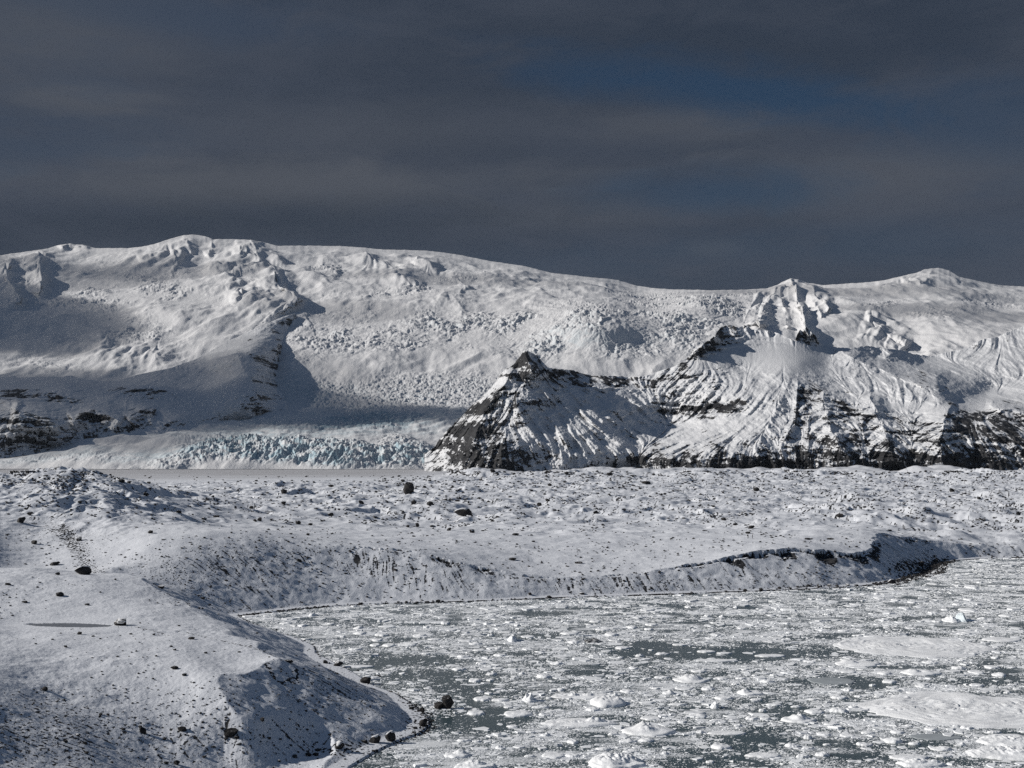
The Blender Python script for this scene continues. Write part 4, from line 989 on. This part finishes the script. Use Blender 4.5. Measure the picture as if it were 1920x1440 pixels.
 (1085, 1057, 16, 5, 'low dark rock on the plateau behind the lowest part of the bluff', GM, 0, 6, .25, 0, 0),
 (561, 1054, 11, 6, 'dark triangular rock on the brow of the left bluff', GM, 0, 7, .2, 0, 0),
 (1673, 1098, 15, 13, 'white-capped black boulder at the foot of the long bluff by the water', GS_, 1, 1, .15, 0, 1),
 (1727, 1062, 15, 10, 'dark pointed boulder in the cove between the two right bluffs', GS_, 0, 7, .2, 0, 0),
 (1756, 1055, 13, 7, 'dark boulder at the waterline below the farther right bluff', GS_, 0, 0, .2, 0, 0),
 (1699, 1058, 10, 6, 'small dark boulder left of the pointed one in the cove', GS_, 0, 2, .2, 0, 0),
 (1752, 1081, 12, 9, 'dark boulder at the outer end of the shingle spit', GS_, 1, 5, .2, 0, 0),
 (1719, 1065, 10, 6, 'pale rock at the cove waterline below the pointed boulder', GS_, 1, 3, .2, 0, 0),
 (1292, 1118, 11, 6, 'dark rock at the waterline where the long bluff begins', GS_, 0, 0, .2, 0, 0),
 (821, 1131, 11, 8, 'dark rock at the waterline below the left bluff', GS_, 0, 6, .2, 0, 0),
 (993, 1116, 8, 6, 'dark upright rock on the narrow beach of the low bluff', GS_, 0, 3, .2, 0, 0),
 (1030, 1122, 10, 6, 'dark rock right of the upright one on the narrow beach', GS_, 0, 1, .2, 0, 0),
 (1091, 1115, 13, 5, 'low snowy rock on the beach where the bluff is lowest', GS_, 1, 4, .2, 0, 0),
 (1427, 1108, 9, 6, 'dark rock on the shingle below the middle of the long bluff', GS_, 0, 5, .2, 0, 0),
 (1398, 1109, 9, 5, 'smaller dark rock left of another below the middle of the long bluff', GS_, 0, 0, .2, 0, 0)]
for (px, py, wp, hp, lab, grp, sn, k, sk, tl, cap) in BOULDERS:
    zz = 0.05 if (px, py) in ((838, 1329), (822, 1329)) else None
    put_boulder(px, py, wp, hp, lab, grp, sn, k, sk, tl, None, bool(cap), zz)

# smaller boulders that nothing tells apart, zone by zone
ZONES = [  # x0,x1,y0,y1, count, width range px, label, group
 (10, 330, 895, 990, 30, (4, 8), 'small dark stone half sunk in snow on the left moraine hill', GL),
 (380, 640, 893, 935, 22, (4, 8), 'small dark stone on the pointed hummocks below the glacier front', GM),
 (640, 900, 893, 950, 26, (4, 8), 'small dark stone on the moraine around the egg-shaped boulder', GM),
 (900, 1250, 887, 945, 34, (4, 8), 'small dark stone on the moraine below the pointed peak', GM),
 (1250, 1560, 890, 985, 36, (3.5, 7.5), 'small dark stone on the moraine below the dark cliffs', GM),
 (1560, 1915, 915, 985, 26, (3.5, 7.5), 'small dark stone on the moraine mounds at the right', GM),
 (480, 1250, 955, 1020, 26, (4, 7.5), 'small dark stone on the snow flat above the bluffs', GM),
 (10, 520, 1080, 1240, 12, (5, 9), 'small dark stone on the lit top of the near promontory', GP),
 (120, 640, 1340, 1430, 20, (6, 11), 'small dark stone on the lower snow slope of the promontory', GP),
 (1450, 1640, 1098, 1108, 12, (6, 10), 'small dark stone in the rubble strip below the long bluff', GS_)]
for (x0, x1, y0, y1, n, wr, lab, grp) in ZONES:
    c = 0; tries = 0
    while c < n and tries < n * 30:
        tries += 1
        px, py = random.uniform(x0, x1), random.uniform(y0, y1)
        if any(abs(px - a) < (w_ + 9) * .8 and abs(py - b) < 9 for a, b, w_ in placed): continue
        hit = ground_at(px, py)
        if hit is None or hit[2] < .15 or hit[1] > 3000: continue
        wp = random.uniform(*wr) * (1.25 if random.random() < .15 else 1)
        if put_boulder(px, py, wp, wp * random.uniform(.32, .58), lab, grp, 1 if random.random() < .18 else 0): c += 1

# ---- loose stones: one mesh of thousands
def stones():
    g = np.random.default_rng(77); out_v = []; out_f = []; base = 0
    shapes = [rock_shape(ICO1, 600 + k, 6) for k in range(6)]
    spots = []
    n = 0
    PX = g.uniform(-20, 1940, 42000); PY = 884 + (1440 - 884) * g.random(42000) ** 2.1
    for px, py in zip(PX, PY):
        hit = ground_at(px, py)
        if hit is None or hit[2] < .12 or hit[1] > 2600: continue
        X, Y, Z = hit
        cl = fbm(np.array([X / 24]), np.array([Y / 34]), 3, 301)[0]
        p = .12 + 1.3 * cl if Y > 560 else (.10 + .5 * cl if py < 1150 else .06 + .3 * cl)
        if 1290 < py and px < 760: p += .22
        if 1010 < py < 1160 and 300 < px < 1750: p += .12
        if Y > 1500 and px < 700: p *= .25
        if g.random() < p: spots.append((X, Y, Z, py))
    for b in range(5200):       # shingle along the waterline
        k = g.integers(0, len(SHORE) - 1); t = g.random(); (ax, ay), (bx, by) = SHORE[k], SHORE[k + 1]
        if by > 620 or ay < 200: continue
        x = ax + t * (bx - ax) + g.normal(0, .8); y = ay + t * (by - ay) + g.normal(0, .9)
        ppx, ppy = pix(x, y, 0.0); heavy = 1.0 if 1640 < ppx < 1790 else .45 if 740 < ppx < 830 else .08
        if g.random() < heavy: spots.append((x, y, max(0.0, float(gz(x, y)[0])), float(ppy)))
    for b in range(700):        # the rubble spit in the right-hand cove
        ppx = g.uniform(1680, 1778); ppy = 1095 - (ppx - 1680) * .26 - g.uniform(-3, 26) * .8
        x, y, _ = at_height(ppx, ppy, .2); spots.append((float(x), float(y), max(0.0, float(gz(float(x), float(y))[0])), float(ppy)))
    for (X, Y, Z, py) in spots:
        V = shapes[g.integers(6)]
        r = Y / F * min(3.2, 1.4 * (1 + g.pareto(2.6)))
        a = g.uniform(0, 6.28); c, s_ = math.cos(a), math.sin(a)
        W = V * np.array([r, r * g.uniform(.6, 1), r * g.uniform(.4, .8)])
        out_v.append(np.stack([W[:, 0] * c - W[:, 1] * s_ + X, W[:, 0] * s_ + W[:, 1] * c + Y, W[:, 2] + Z + r * .15], -1)); out_f.append(ICO1[1] + base); base += len(V)
    return stuff(mesh_np('stones', np.vstack(out_v), np.vstack(out_f), M_ROCK, False))
stones()

# ================================================================== larger ice floes
def floe(px, py, hw, hh, h, label, group=None, mound=(), pits=.0, mat=None, point=0.0, seed=0, nr=None, cat='ice floe'):
    g = np.random.default_rng(900 + seed)
    X, Y, _ = (float(t) for t in at_height(px, py, 0.0))
    rx = hw / F * Y; ry = hh * Y * Y / (HC * F)
    na = 64 if pits else 40; nr = nr or (46 if pits else 12)
    th = np.linspace(0, 2 * np.pi, na, endpoint=False); rr = np.linspace(0, 1, nr) ** .8
    R, T = np.meshgrid(rr, th, indexing='ij')
    ou = 1 + .18 * fbm(np.cos(T) * 1.6 + seed, np.sin(T) * 1.6, 3, 321) + .16 * np.abs(fbm(np.cos(T) * 4 + seed, np.sin(T) * 4, 3, 322)) - .04
    ou = ou * (1 - .35 * point * np.abs(np.sin(T)) ** 2 * (np.cos(T) < 0) * np.abs(np.cos(T)))
    x = R * ou * np.cos(T) * rx; y = R * ou * np.sin(T) * ry
    z = h * (1 - .5 * R ** 5) * (.8 + .35 * fbm(x / max(rx, .5) * 1.5 + seed, y / max(ry, .5) * 1.5, 3, 323))
    for (mx, my, mh, ms) in mound:
        q_ = ((x / rx - mx) / (ms * 1.25)) ** 2 + ((y / ry - my) / max(ms * 1.4, .25)) ** 2 + .45 * fbm(x / (rx * .35) + seed, y / (ry * .35), 3, 328)
        z += mh * .8 * np.clip(1 - q_ * .55, 0, 1) ** .8 * (.85 + .5 * fbm(x / .5, y / .8, 3, 324))
    if pits:
        z += pits * (fbm(x / .45 + seed, y / .8, 3, 325) + .6 * ridged(x / 1.1, y / 2.0, 2, 326) - .3)
    else:
        z += .12 * h * fbm(x / .3 + seed, y / .4, 2, 327)
    z = np.maximum(z * sstep(1.02, .9, R) + .05, .03)
    V = np.stack([x, y, z], -1).reshape(-1, 3)
    low = np.stack([x[-1] * 1.01, y[-1] * 1.01, np.full(na, -.25)], -1)
    V = np.vstack([V, low]); idx = np.arange(nr * na).reshape(nr, na); idx = np.vstack([idx, nr * na + np.arange(na)[None]])
    i2 = np.roll(idx, -1, 1)
    Q = np.stack([idx[:-1], idx[1:], i2[1:], i2[:-1]], -1)[1:].reshape(-1, 4)
    T3 = np.stack([idx[0] * 0, idx[1], i2[1]], -1)
    o = mesh_np('ice_floe', V, [Q, T3], mat or M_FLOE, True); o.location = (X, Y, 0.0)
    return tag(o, label, cat, group)
M_GREY = ice_mat('thin_grey_ice', (.34, .37, .39, 1), .5, .3, .05)
m, nt_, b_ = nodes_of('dirty_ice'); N = NT(nt_)
N.L(N.mix(N.rng(N.noise(N.obj(), 1.6, 4), .42, .62), (.02, .02, .022, 1), (.35, .36, .37, 1)), b_.inputs['Base Color']); b_.inputs['Roughness'].default_value = .6; M_DIRTY = m
GF = 'large ice floes in the lagoon'
FL = [
 (1800, 1331, 186, 33, .45, 'largest flat pitted snow floe, running out of frame at the right', [(-.55, .1, .5, .1), (-.1, .3, .45, .08), (.2, .55, .7, .16), (-.75, -.2, .4, .1), (.1, -.4, .3, .1)], .34, None, 1.0),
 (1700, 1212, 148, 19, .4, 'second long flat pitted floe, lying behind the largest one', [(-.3, -.1, .5, .14), (-.75, .3, .3, .12), (.4, .4, .35, .12)], .30, None, .8),
 (1141, 1319, 34, 8, .7, 'rounded dome-shaped snow floe with a small lump at its right end', [(-.2, 0, .75, .5), (.7, 0, .4, .2)], 0, None, 0),
 (972, 1339, 27, 5.5, .35, 'smooth lens-shaped floe with dark shadow edge near the promontory tip', [], 0, None, 0),
 (1216, 1372, 47, 9, .5, 'peaked snow mound floe with a sharp dark shadow underneath', [(-.1, .1, 1.1, .35), (.5, 0, .3, .2)], 0, None, .6),
 (1085, 1356, 72, 7, .35, 'long ragged snow floe with one hump near its right end', [(.45, .1, .95, .16), (-.2, 0, .25, .2)], .1, None, .6),
 (1155, 1431, 52, 13, .7, 'heaped white snow floe cut by the bottom edge of the frame', [(-.2, 0, .7, .4), (.4, .1, .5, .25)], .1, None, 0),
 (1086, 1306, 50, 5, .3, 'low ridge-like floe with a hump, behind the dome-shaped one', [(-.2, 0, .6, .12), (.35, 0, .5, .14)], .08, None, 0),
 (857, 1417, 25, 5, .35, 'tilted angular slab floe off the near beach', [(.2, .3, .6, .3)], 0, None, .5),
 (893, 1437, 40, 6, .5, 'white heap of ice at the bottom edge left of centre', [(0, 0, .5, .3)], .08, None, 0),
 (961, 1201, 9, 3, .5, 'small upright white ice knob alone in the middle of the lagoon', [(0, 0, 1.2, .5)], 0, None, 0),
 (993, 1314, 14, 3.5, .4, 'knobbly white ice bit just right of the shaded water', [(0, 0, 1.5, .35), (-.6, 0, .6, .2)], 0, None, 0),
 (1111, 1203, 16, 2.5, .4, 'black dirt-covered piece of ice near the long open lane', [(.3, 0, .6, .3), (-.5, 0, .3, .3)], 0, 'd', 0),
 (1131, 1181, 14, 1.6, .3, 'narrow bright ice plate behind the dirt-covered piece', [], 0, None, 0),
 (1608, 1245, 42, 5, .35, 'flat floe with a white hump right of the long open lane', [(-.4, 0, .8, .25)], 0, None, .4),
 (1783, 1164, 15, 3.5, .4, 'pale wedge of ice, left of two bits in the far right water', [(0, 0, 1.2, .4)], 0, None, 0),
 (1802, 1163, 9, 3.5, .5, 'bluish upright bit of ice, right of two in the far right water', [(0, 0, 2.0, .45)], 0, 'b', 0),
 (1878, 1200, 36, 4, .35, 'smooth white lens floe near the right edge, behind the long floes', [], 0, None, 0),
 (1895, 1391, 66, 11, .45, 'broad white floe at the right edge below the largest one', [(0, .2, .4, .4)], .1, None, .8),
 (1890, 1414, 76, 12, .5, 'rugged white floe in the lower right corner', [(.1, 0, .7, .3), (-.5, 0, .4, .2)], .12, None, .4),
 (1706, 1421, 36, 5, .3, 'slim upturned lens floe near the bottom right', [], 0, None, 0),
 (1728, 1434, 42, 6, .5, 'lumpy white floe touching the bottom edge at the right', [(-.2, 0, .6, .3), (.5, 0, .5, .2)], .06, None, 0),
 (1727, 1262, 36, 5, .4, 'small humped floe between the two long pitted floes', [(-.4, 0, .7, .25), (.3, 0, .3, .2)], 0, None, 0),
 (1754, 1382, 46, 6, .10, 'thin grey translucent floe below the largest floe', [], 0, 'g', 0),
 (1560, 1277, 44, 7, .10, 'thin grey smooth floe in the middle right of the lagoon', [], 0, 'g', 0),
 (1497, 1350, 32, 6, .4, 'bright white humped floe right of the thin ice streak', [(0, 0, .9, .35)], 0, None, 0),
 (1297, 1275, 32, 5.5, .35, 'pale cone-shaped snow mound floe left of centre right', [(-.05, 0, 1.0, .4)], 0, None, 0),
 (1406, 1300, 24, 4, .35, 'small white floe with a snub hump on its left', [(-.4, 0, .7, .3)], 0, None, 0),
 (1340, 1327, 8, 2.5, .35, 'tiny white pyramid of ice on the brash', [(0, 0, .9, .5)], 0, None, 0),
 (1432, 1417, 34, 4.5, .3, 'flat bright floe with a dark front edge at bottom centre right', [], 0, None, .5),
 (672, 1250, 28, 2.2, .2, 'long pale ice plate in the shaded water beside the tip', [], 0, None, 0),
 (586, 1154, 6, 2, .35, 'little white ice lump at the mouth of the inlet', [(0, 0, .6, .5)], 0, None, 0),
 (1275, 1209, 16, 1.6, .2, 'bright thin plate in the upper part of the open lane', [], 0, None, 0),
 (1325, 1222, 17, 2.0, .25, 'bright plate in the middle of the open lane', [], 0, None, 0),
 (1358, 1225, 14, 1.4, .2, 'thin plate right of the one in the middle of the open lane', [], 0, None, 0),
 (1345, 1239, 40, 2.2, .25, 'long narrow floe along the near side of the open lane', [], 0, None, 0),
 (1445, 1230, 30, 2.4, .25, 'narrow floe at the right end of the open lane', [], 0, None, 0),
 (1365, 1375, 36, 3.5, .2, 'pale streaked floe left of the thin blue patches', [], 0, None, 0)]
for q, (px, py, hw, hh, h, lab, mo, pits, mk, pt) in enumerate(FL):
    floe(px, py, hw, hh, h, lab, GF, mo, pits, {'d': M_DIRTY, 'b': M_BLUE, 'g': M_GREY}.get(mk), pt, q, None, 'ice floe')
fx = [(f[0], f[1], f[2]) for f in FL]
c = 0
FZ = [(520, 1250, 1165, 1235, 'small white floe in the brash between the inlet and the open lane'), (1250, 1900, 1090, 1195, 'small white floe in the far brash behind the open lane'),
      (850, 1250, 1240, 1430, 'small white floe in the brash off the promontory'), (1250, 1620, 1255, 1432, 'small white floe in the near brash left of the largest floe'), (1620, 1910, 1225, 1430, 'small white floe among the large floes at the right')]
GSM = 'small floes scattered through the brash ice'
for (x0, x1, y0, y1, lab) in FZ:
    k = 0; tries = 0
    while k < 44 and tries < 900:
        tries += 1
        px, py = random.uniform(x0, x1), random.uniform(y0, y1)
        t = (py - 1040) / 400.0; hw = random.uniform(5, 15) * (.55 + .9 * t) * (1.5 if random.random() < .12 else 1)
        if any(abs(px - a) < b3 + hw and abs(py - b) < 6 + 8 * t for a, b, b3 in fx): continue
        X, Y, _ = (float(v) for v in at_height(px, py, 0.0))
        pd_, _, _ = polydist(np.array([X]), np.array([Y]), SHORE)
        if not inside(np.array([X]), np.array([Y]), LAKE)[0] or pd_[0] < 6: continue
        fx.append((px, py, hw)); k += 1; c += 1
        mo = [(random.uniform(-.5, .5), 0, random.uniform(.12, .4), random.uniform(.25, .6))] if random.random() < .4 else []
        floe(px, py, hw, hw * random.uniform(.10, .24), random.uniform(.15, .4), lab, GSM, mo, 0, None, random.random(), 100 + c, 7)

# ================================================================== the two walkers
def cloth_mat(name, col):
    m, nt_, b_ = nodes_of(name); N = NT(nt_)
    N.L(N.mix(N.noise(N.obj(), 14, 3), col, tuple(q * 1.5 for q in col[:3]) + (1,)), b_.inputs['Base Color']); b_.inputs['Roughness'].default_value = .85
    return m
M_JACK = cloth_mat('dark_jacket', (.012, .013, .017, 1)); M_TROU = cloth_mat('dark_trousers', (.010, .010, .012, 1)); M_SKIN = cloth_mat('skin', (.36, .22, .16, 1)); M_HAT = cloth_mat('dark_hat', (.014, .014, .016, 1))
def person(loc, rz, label, pack, gait):
    J = {'pelvis': (0, 0, .93, .155), 'belly': (0, 0, 1.08, .15), 'chest': (0, .01, 1.30, .175), 'neck': (0, .01, 1.48, .062), 'jaw': (0, -.02, 1.56, .075), 'head': (0, .0, 1.66, .098), 'crown': (0, .01, 1.75, .07),
         'shl': (.19, .01, 1.42, .075), 'ell': (.25, .02, 1.15, .055), 'wrl': (.25, -.08, .92, .038), 'hal': (.25, -.11, .83, .035), 'shr': (-.19, .01, 1.42, .075), 'elr': (-.25, .03, 1.15, .055), 'wrr': (-.25, -.05, .92, .038), 'har': (-.25, -.08, .83, .035),
         'hil': (.10, 0, .88, .105), 'knl': (.11, -.10 * gait, .50, .075), 'anl': (.11, -.16 * gait, .10, .055), 'tol': (.12, -.16 * gait - .17, .04, .04), 'hir': (-.10, 0, .88, .105), 'knr': (-.11, .04 * gait, .50, .075), 'anr': (-.11, .20 * gait, .10, .055), 'tor': (-.12, .20 * gait - .16, .04, .04),
         'nose': (0, -.105, 1.63, .018)}
    E = ['pelvis belly', 'belly chest', 'chest neck', 'neck jaw', 'jaw head', 'head crown', 'chest shl', 'shl ell', 'ell wrl', 'wrl hal', 'chest shr', 'shr elr', 'elr wrr', 'wrr har', 'pelvis hil', 'hil knl', 'knl anl', 'anl tol', 'pelvis hir', 'hir knr', 'knr anr', 'anr tor', 'head nose']
    names = list(J)
    for sgn, hd in ((1, 'hal'), (-1, 'har')):       # fingers and thumbs
        hx, hy, hz, _ = J[hd]
        for f, (dx, dy, ln) in enumerate([(0, -.03, .075), (0, -.01, .085), (0, .01, .08), (0, .03, .065), (-.02 * sgn, -.045, .05)]):
            J[f'{hd}{f}'] = (hx + dx, hy + dy, hz - ln, .009); names.append(f'{hd}{f}'); E.append(f'{hd} {hd}{f}')
    me = bpy.data.meshes.new('person'); bm = bmesh.new(); lay = bm.verts.layers.skin.verify(); vs = {}
    for n in names:
        v = bm.verts.new(J[n][:3]); v[lay].radius = (J[n][3], J[n][3]); v[lay].use_root = n == 'pelvis'; vs[n] = v
    for e in E: a, b = e.split(); bm.edges.new((vs[a], vs[b]))
    bm.to_mesh(me); bm.free()
    tmp = link(bpy.data.objects.new('person_skeleton', me)); tmp.modifiers.new('skin', 'SKIN').use_smooth_shade = True; sb = tmp.modifiers.new('sub', 'SUBSURF'); sb.levels = 1; sb.render_levels = 1
    dg = bpy.context.evaluated_depsgraph_get(); ev = tmp.evaluated_get(dg); fin = bpy.data.meshes.new_from_object(ev); bpy.data.objects.remove(tmp)
    fin.name = 'person'
    fin.materials.clear()
    for mt in (M_JACK, M_TROU, M_SKIN, M_HAT): fin.materials.append(mt)
    for p in fin.polygons:
        z = p.center.z; ax = abs(p.center.x)
        p.material_index = 3 if z > 1.68 else 2 if (z > 1.50 and ax < .14) or (z < .90 and ax > .19 and z > .7) else 0 if z > .86 else 1
    o = link(bpy.data.objects.new('person', fin)); o.location = loc; o.rotation_euler = (0, 0, rz)
    tag(o, label, 'person', 'two walkers on the plateau')
    if pack:
        bm = bmesh.new(); bmesh.ops.create_cube(bm, size=1.0); bmesh.ops.bevel(bm, geom=bm.edges[:], offset=.14, segments=3, affect='EDGES', profile=.6)
        for v in bm.verts: v.co = Vector((v.co.x * .36, v.co.y * .24 + .25, v.co.z * .52 + 1.22)); v.co.x *= 1 - .15 * max(0, v.co.z - 1.2)
        mp = bpy.data.meshes.new('backpack'); bm.to_mesh(mp); bm.free(); mp.materials.append(M_HAT)
        b = link(bpy.data.objects.new('backpack', mp)); b.parent = o
for px, lab, pk, rz, gt in ((1402.5, 'left walker, broad dark figure with a backpack standing on the snowy plateau', True, .9, .5), (1411, 'right walker, slimmer dark figure standing close beside a companion', False, -1.9, .3)):
    hit = ground_at(px, 1009.5)
    if hit: person((hit[0], hit[1], hit[2] - .02), rz, lab, pk, gt)

# ================================================================== unseen clouds outside the frame, added to shade the glacier and ice cap
SDIR = (math.sin(math.radians(275)) * math.cos(math.radians(27)), math.cos(math.radians(275)) * math.cos(math.radians(27)), math.sin(math.radians(27)))
def shade_cloud(px, Y, z, rx, ry, rz_, dens, dist, seed):
    X = (px - 960) / F * Y
    V, Fc = ico(5); V = V.copy()
    d = 1 + .22 * fbm(V[:, 0] * 1.7 + seed, V[:, 1] * 1.7 + V[:, 2], 4, 331) + .08 * fbm(V[:, 0] * 6 + V[:, 2] * 5, V[:, 1] * 6, 3, 332)
    V *= d[:, None] * np.array([rx, ry, rz_])
    m = bpy.data.materials.new('shade_cloud_vapour'); m.use_nodes = True; nt = m.node_tree; nt.nodes.clear()
    o_ = nt.nodes.new('ShaderNodeOutputMaterial'); v = nt.nodes.new('ShaderNodeVolumeScatter'); nt.links.new(v.outputs[0], o_.inputs['Volume'])
    v.inputs['Density'].default_value = dens; v.inputs['Color'].default_value = (.9, .92, .95, 1); v.inputs['Anisotropy'].default_value = .6
    if hasattr(m, 'cycles'): m.cycles.homogeneous_volume = True
    o = mesh_np('shade_cloud', V, Fc, m, True); o.location = (X + SDIR[0] * dist, Y + SDIR[1] * dist, z + SDIR[2] * dist)
    return stuff(o)
shade_cloud(150, 5550, 300, 900, 900, 420, .0020, 6500, 1)
shade_cloud(-20, 7900, 700, 640, 1250, 420, .0034, 7000, 2)
shade_cloud(560, 6300, 380, 300, 620, 150, .0012, 6500, 14)
shade_cloud(120, 9300, 1250, 700, 560, 140, .0016, 7000, 15)
shade_cloud(650, 5300, 175, 520, 330, 260, .0032, 6500, 3)
shade_cloud(330, 9500, 1250, 760, 520, 150, .0013, 7000, 4)  # thin clouds added to vary the shade over the cap
shade_cloud(830, 9400, 1300, 900, 420, 130, .0012, 7000, 5)
shade_cloud(640, 7900, 850, 420, 420, 120, .0013, 7000, 6)
shade_cloud(1560, 9200, 1150, 1100, 500, 120, .0012, 7500, 7)
shade_cloud(1800, 7900, 850, 620, 420, 130, .0014, 7500, 8)
shade_cloud(250, 4520, 90, 420, 230, 130, .0018, 6000, 9)

# ================================================================== thin air between here and the ice cap
def haze(x0, x1, y0, y1, z0, z1, dens):
    V = np.array([(x, y, z) for z in (z0, z1) for y in (y0, y1) for x in (x0, x1)], float)
    Q = np.array([(0, 2, 3, 1), (4, 5, 7, 6), (0, 1, 5, 4), (2, 6, 7, 3), (0, 4, 6, 2), (1, 3, 7, 5)])
    m = bpy.data.materials.new('thin_air'); m.use_nodes = True; nt = m.node_tree; nt.nodes.clear()
    o_ = nt.nodes.new('ShaderNodeOutputMaterial'); v = nt.nodes.new('ShaderNodeVolumePrincipled'); nt.links.new(v.outputs[0], o_.inputs['Volume'])
    v.inputs['Density'].default_value = dens; v.inputs['Color'].default_value = (.72, .84, 1.0, 1); v.inputs['Density Attribute'].default_value = ''
    if hasattr(m, 'cycles'): m.cycles.homogeneous_volume = True
    return stuff(mesh_np('haze', V, Q, m, False))
haze(-11000, 11000, -300, 17000, -20, 1960, 4.5e-6)

# ================================================================== light, sky, camera
SUN_AZ = math.radians(275.0)     # clockwise from +Y (the view direction)
SUN_EL = math.radians(27.0)
sd = Vector((math.sin(SUN_AZ) * math.cos(SUN_EL), math.cos(SUN_AZ) * math.cos(SUN_EL), math.sin(SUN_EL)))
sun = bpy.data.lights.new('sun', 'SUN'); sun.energy = 4.75; sun.angle = math.radians(0.5); sun.color = (1.0, 0.955, 0.895)
so = link(bpy.data.objects.new('sun', sun)); so.rotation_euler = sd.to_track_quat('Z', 'Y').to_euler(); so.location = (0, 0, 3000)

w = bpy.data.worlds.new('World'); scene.world = w; w.use_nodes = True
nt = w.node_tree; nt.nodes.clear(); N = NT(nt)
out = N.n('OutputWorld'); bg = N.n('Background'); N.L(bg.outputs[0], out.inputs[0]); bg.inputs[1].default_value = 0.1
sky = N.n('TexSky', sky_type='NISHITA'); sky.sun_disc = False; sky.sun_elevation = SUN_EL; sky.sun_rotation = SUN_AZ
sky.air_density = 1.0; sky.dust_density = 0.2; sky.ozone_density = 3.0
gen = N.n('TexCoord').outputs['Generated']
sep = N.n('SeparateXYZ'); N.L(gen, sep.inputs[0])
zc = N.math('MAXIMUM', sep.outputs[2], 0.02)
def sdir(px, py):
    sx, sz = ray(px, py); v = Vector((float(sx), 1, float(sz))).normalized(); return v
v1 = N.scale(gen, (2.4, 2.4, 6.5)); v2 = N.scale(gen, (6.0, 6.0, 20.0))
wv = N.n('VectorMath', operation='ADD'); N.L(v1, wv.inputs[0])
wsc = N.n('VectorMath', operation='SCALE'); N.L(N.noise(v2, 1.0, 4, 0.5, 1), wsc.inputs[0]); wsc.inputs['Scale'].default_value = 0.7
N.L(wsc.outputs[0], wv.inputs[1])
big = N.noise(wv.outputs[0], 1.3, 5, 0.55); small = N.noise(wv.outputs[0], 4.0, 6, 0.6)
def patch(px, py, rx, ry, tilt=0.0):
    """smooth bump in direction space around a place in the sky"""
    d = sdir(px, py); az = math.atan2(d.x, d.y); el = math.asin(d.z)
    A = N.math('ARCTAN2', sep.outputs[0], sep.outputs[1]); E = N.math('ARCSINE', sep.outputs[2])
    da = N.math('SUBTRACT', A, az); de = N.math('SUBTRACT', E, el)
    c, s = math.cos(tilt), math.sin(tilt)
    a = N.math('DIVIDE', N.math('ADD', N.math('MULTIPLY', da, c), N.math('MULTIPLY', de, s)), rx / F)
    b = N.math('DIVIDE', N.math('SUBTRACT', N.math('MULTIPLY', de, c), N.math('MULTIPLY', da, s)), ry / F)
    r = N.math('SQRT', N.math('ADD', N.math('MULTIPLY', a, a), N.math('MULTIPLY', b, b)))
    r = N.math('ADD', r, N.math('MULTIPLY', N.math('SUBTRACT', small, 0.5), 2.2))
    return N.rng(r, 1.5, 0.1)
gap = N.math('MAXIMUM', N.math('MULTIPLY', patch(1390, 175, 450, 50, -0.16), 1.0), N.math('MULTIPLY', patch(1370, 362, 260, 42, 0.0), 0.75))
gap = N.math('MAXIMUM', gap, N.math('MULTIPLY', patch(330, 30, 340, 46, -0.05), 0.35))
gap = N.math('MAXIMUM', gap, N.math('MULTIPLY', patch(1850, 220, 240, 80, -0.1), 0.55))
gap = N.math('MAXIMUM', gap, N.math('MULTIPLY', patch(1500, 470, 500, 50, 0.0), 0.3))
gap = N.math('MAXIMUM', gap, N.math('MULTIPLY', N.rng(big, 0.56, 0.72), 0.3))
cl = N.mix(N.rng(big, 0.36, 0.62), (0.27, 0.385, 0.61, 1), (0.46, 0.58, 0.84, 1))
cl = N.mix(N.math('MULTIPLY', N.rng(small, 0.4, 0.7), 0.35), cl, (0.56, 0.66, 0.90, 1))
for (a_, b_y, rx_, ry_, k_) in [(90, 60, 260, 90, .5), (185, 182, 150, 26, .6), (480, 345, 640, 50, .75), (1620, 340, 300, 60, .6), (1330, 225, 260, 44, .5), (700, 250, 420, 60, .35), (1340, 468, 60, 22, .4), (1100, 400, 300, 40, .4)]:
    cl = N.mix(N.math('MULTIPLY', patch(a_, b_y, rx_, ry_, .04), k_), cl, (0.80, 0.88, 1.06, 1))
low = N.math('MULTIPLY', patch(420, 430, 620, 55, 0.03), 0.55)
cl = N.mix(low, cl, (0.23, 0.32, 0.48, 1))
blue = N.mix(0.75, N.mix(0.6, sky.outputs[0], (0.0, 0.0, 0.0, 1)), (0.05, 0.24, 0.62, 1))
col = N.mix(gap, cl, blue)
over = N.math('MULTIPLY', N.rng(sep.outputs[2], .36, .75), .8)
behind = N.math('MULTIPLY', N.rng(sep.outputs[1], .2, -.5), .6)
col = N.mix(N.math('MAXIMUM', over, behind), col, N.mix(.75, sky.outputs[0], (0.52, 0.78, 1.25, 1)))
N.L(col, bg.inputs[0])

cam = bpy.data.cameras.new('camera'); cam.sensor_width = 36.0; cam.lens = F * 36.0 / 1920.0; cam.clip_start = 1.0; cam.clip_end = 60000
co = link(bpy.data.objects.new('camera', cam)); co.location = (0, 0, HC); co.rotation_euler = (math.pi / 2 + PITCH, 0, 0)
scene.camera = co
scene.view_settings.view_transform = 'Standard'; scene.view_settings.look = 'None'
scene.view_settings.exposure = 0.0; scene.view_settings.gamma = 1.0
scene.cycles.use_denoising = False
scene.cycles.sample_clamp_indirect = 2.0; scene.cycles.volume_bounces = 0; scene.cycles.max_bounces = 5; scene.cycles.diffuse_bounces = 3; scene.cycles.glossy_bounces = 2
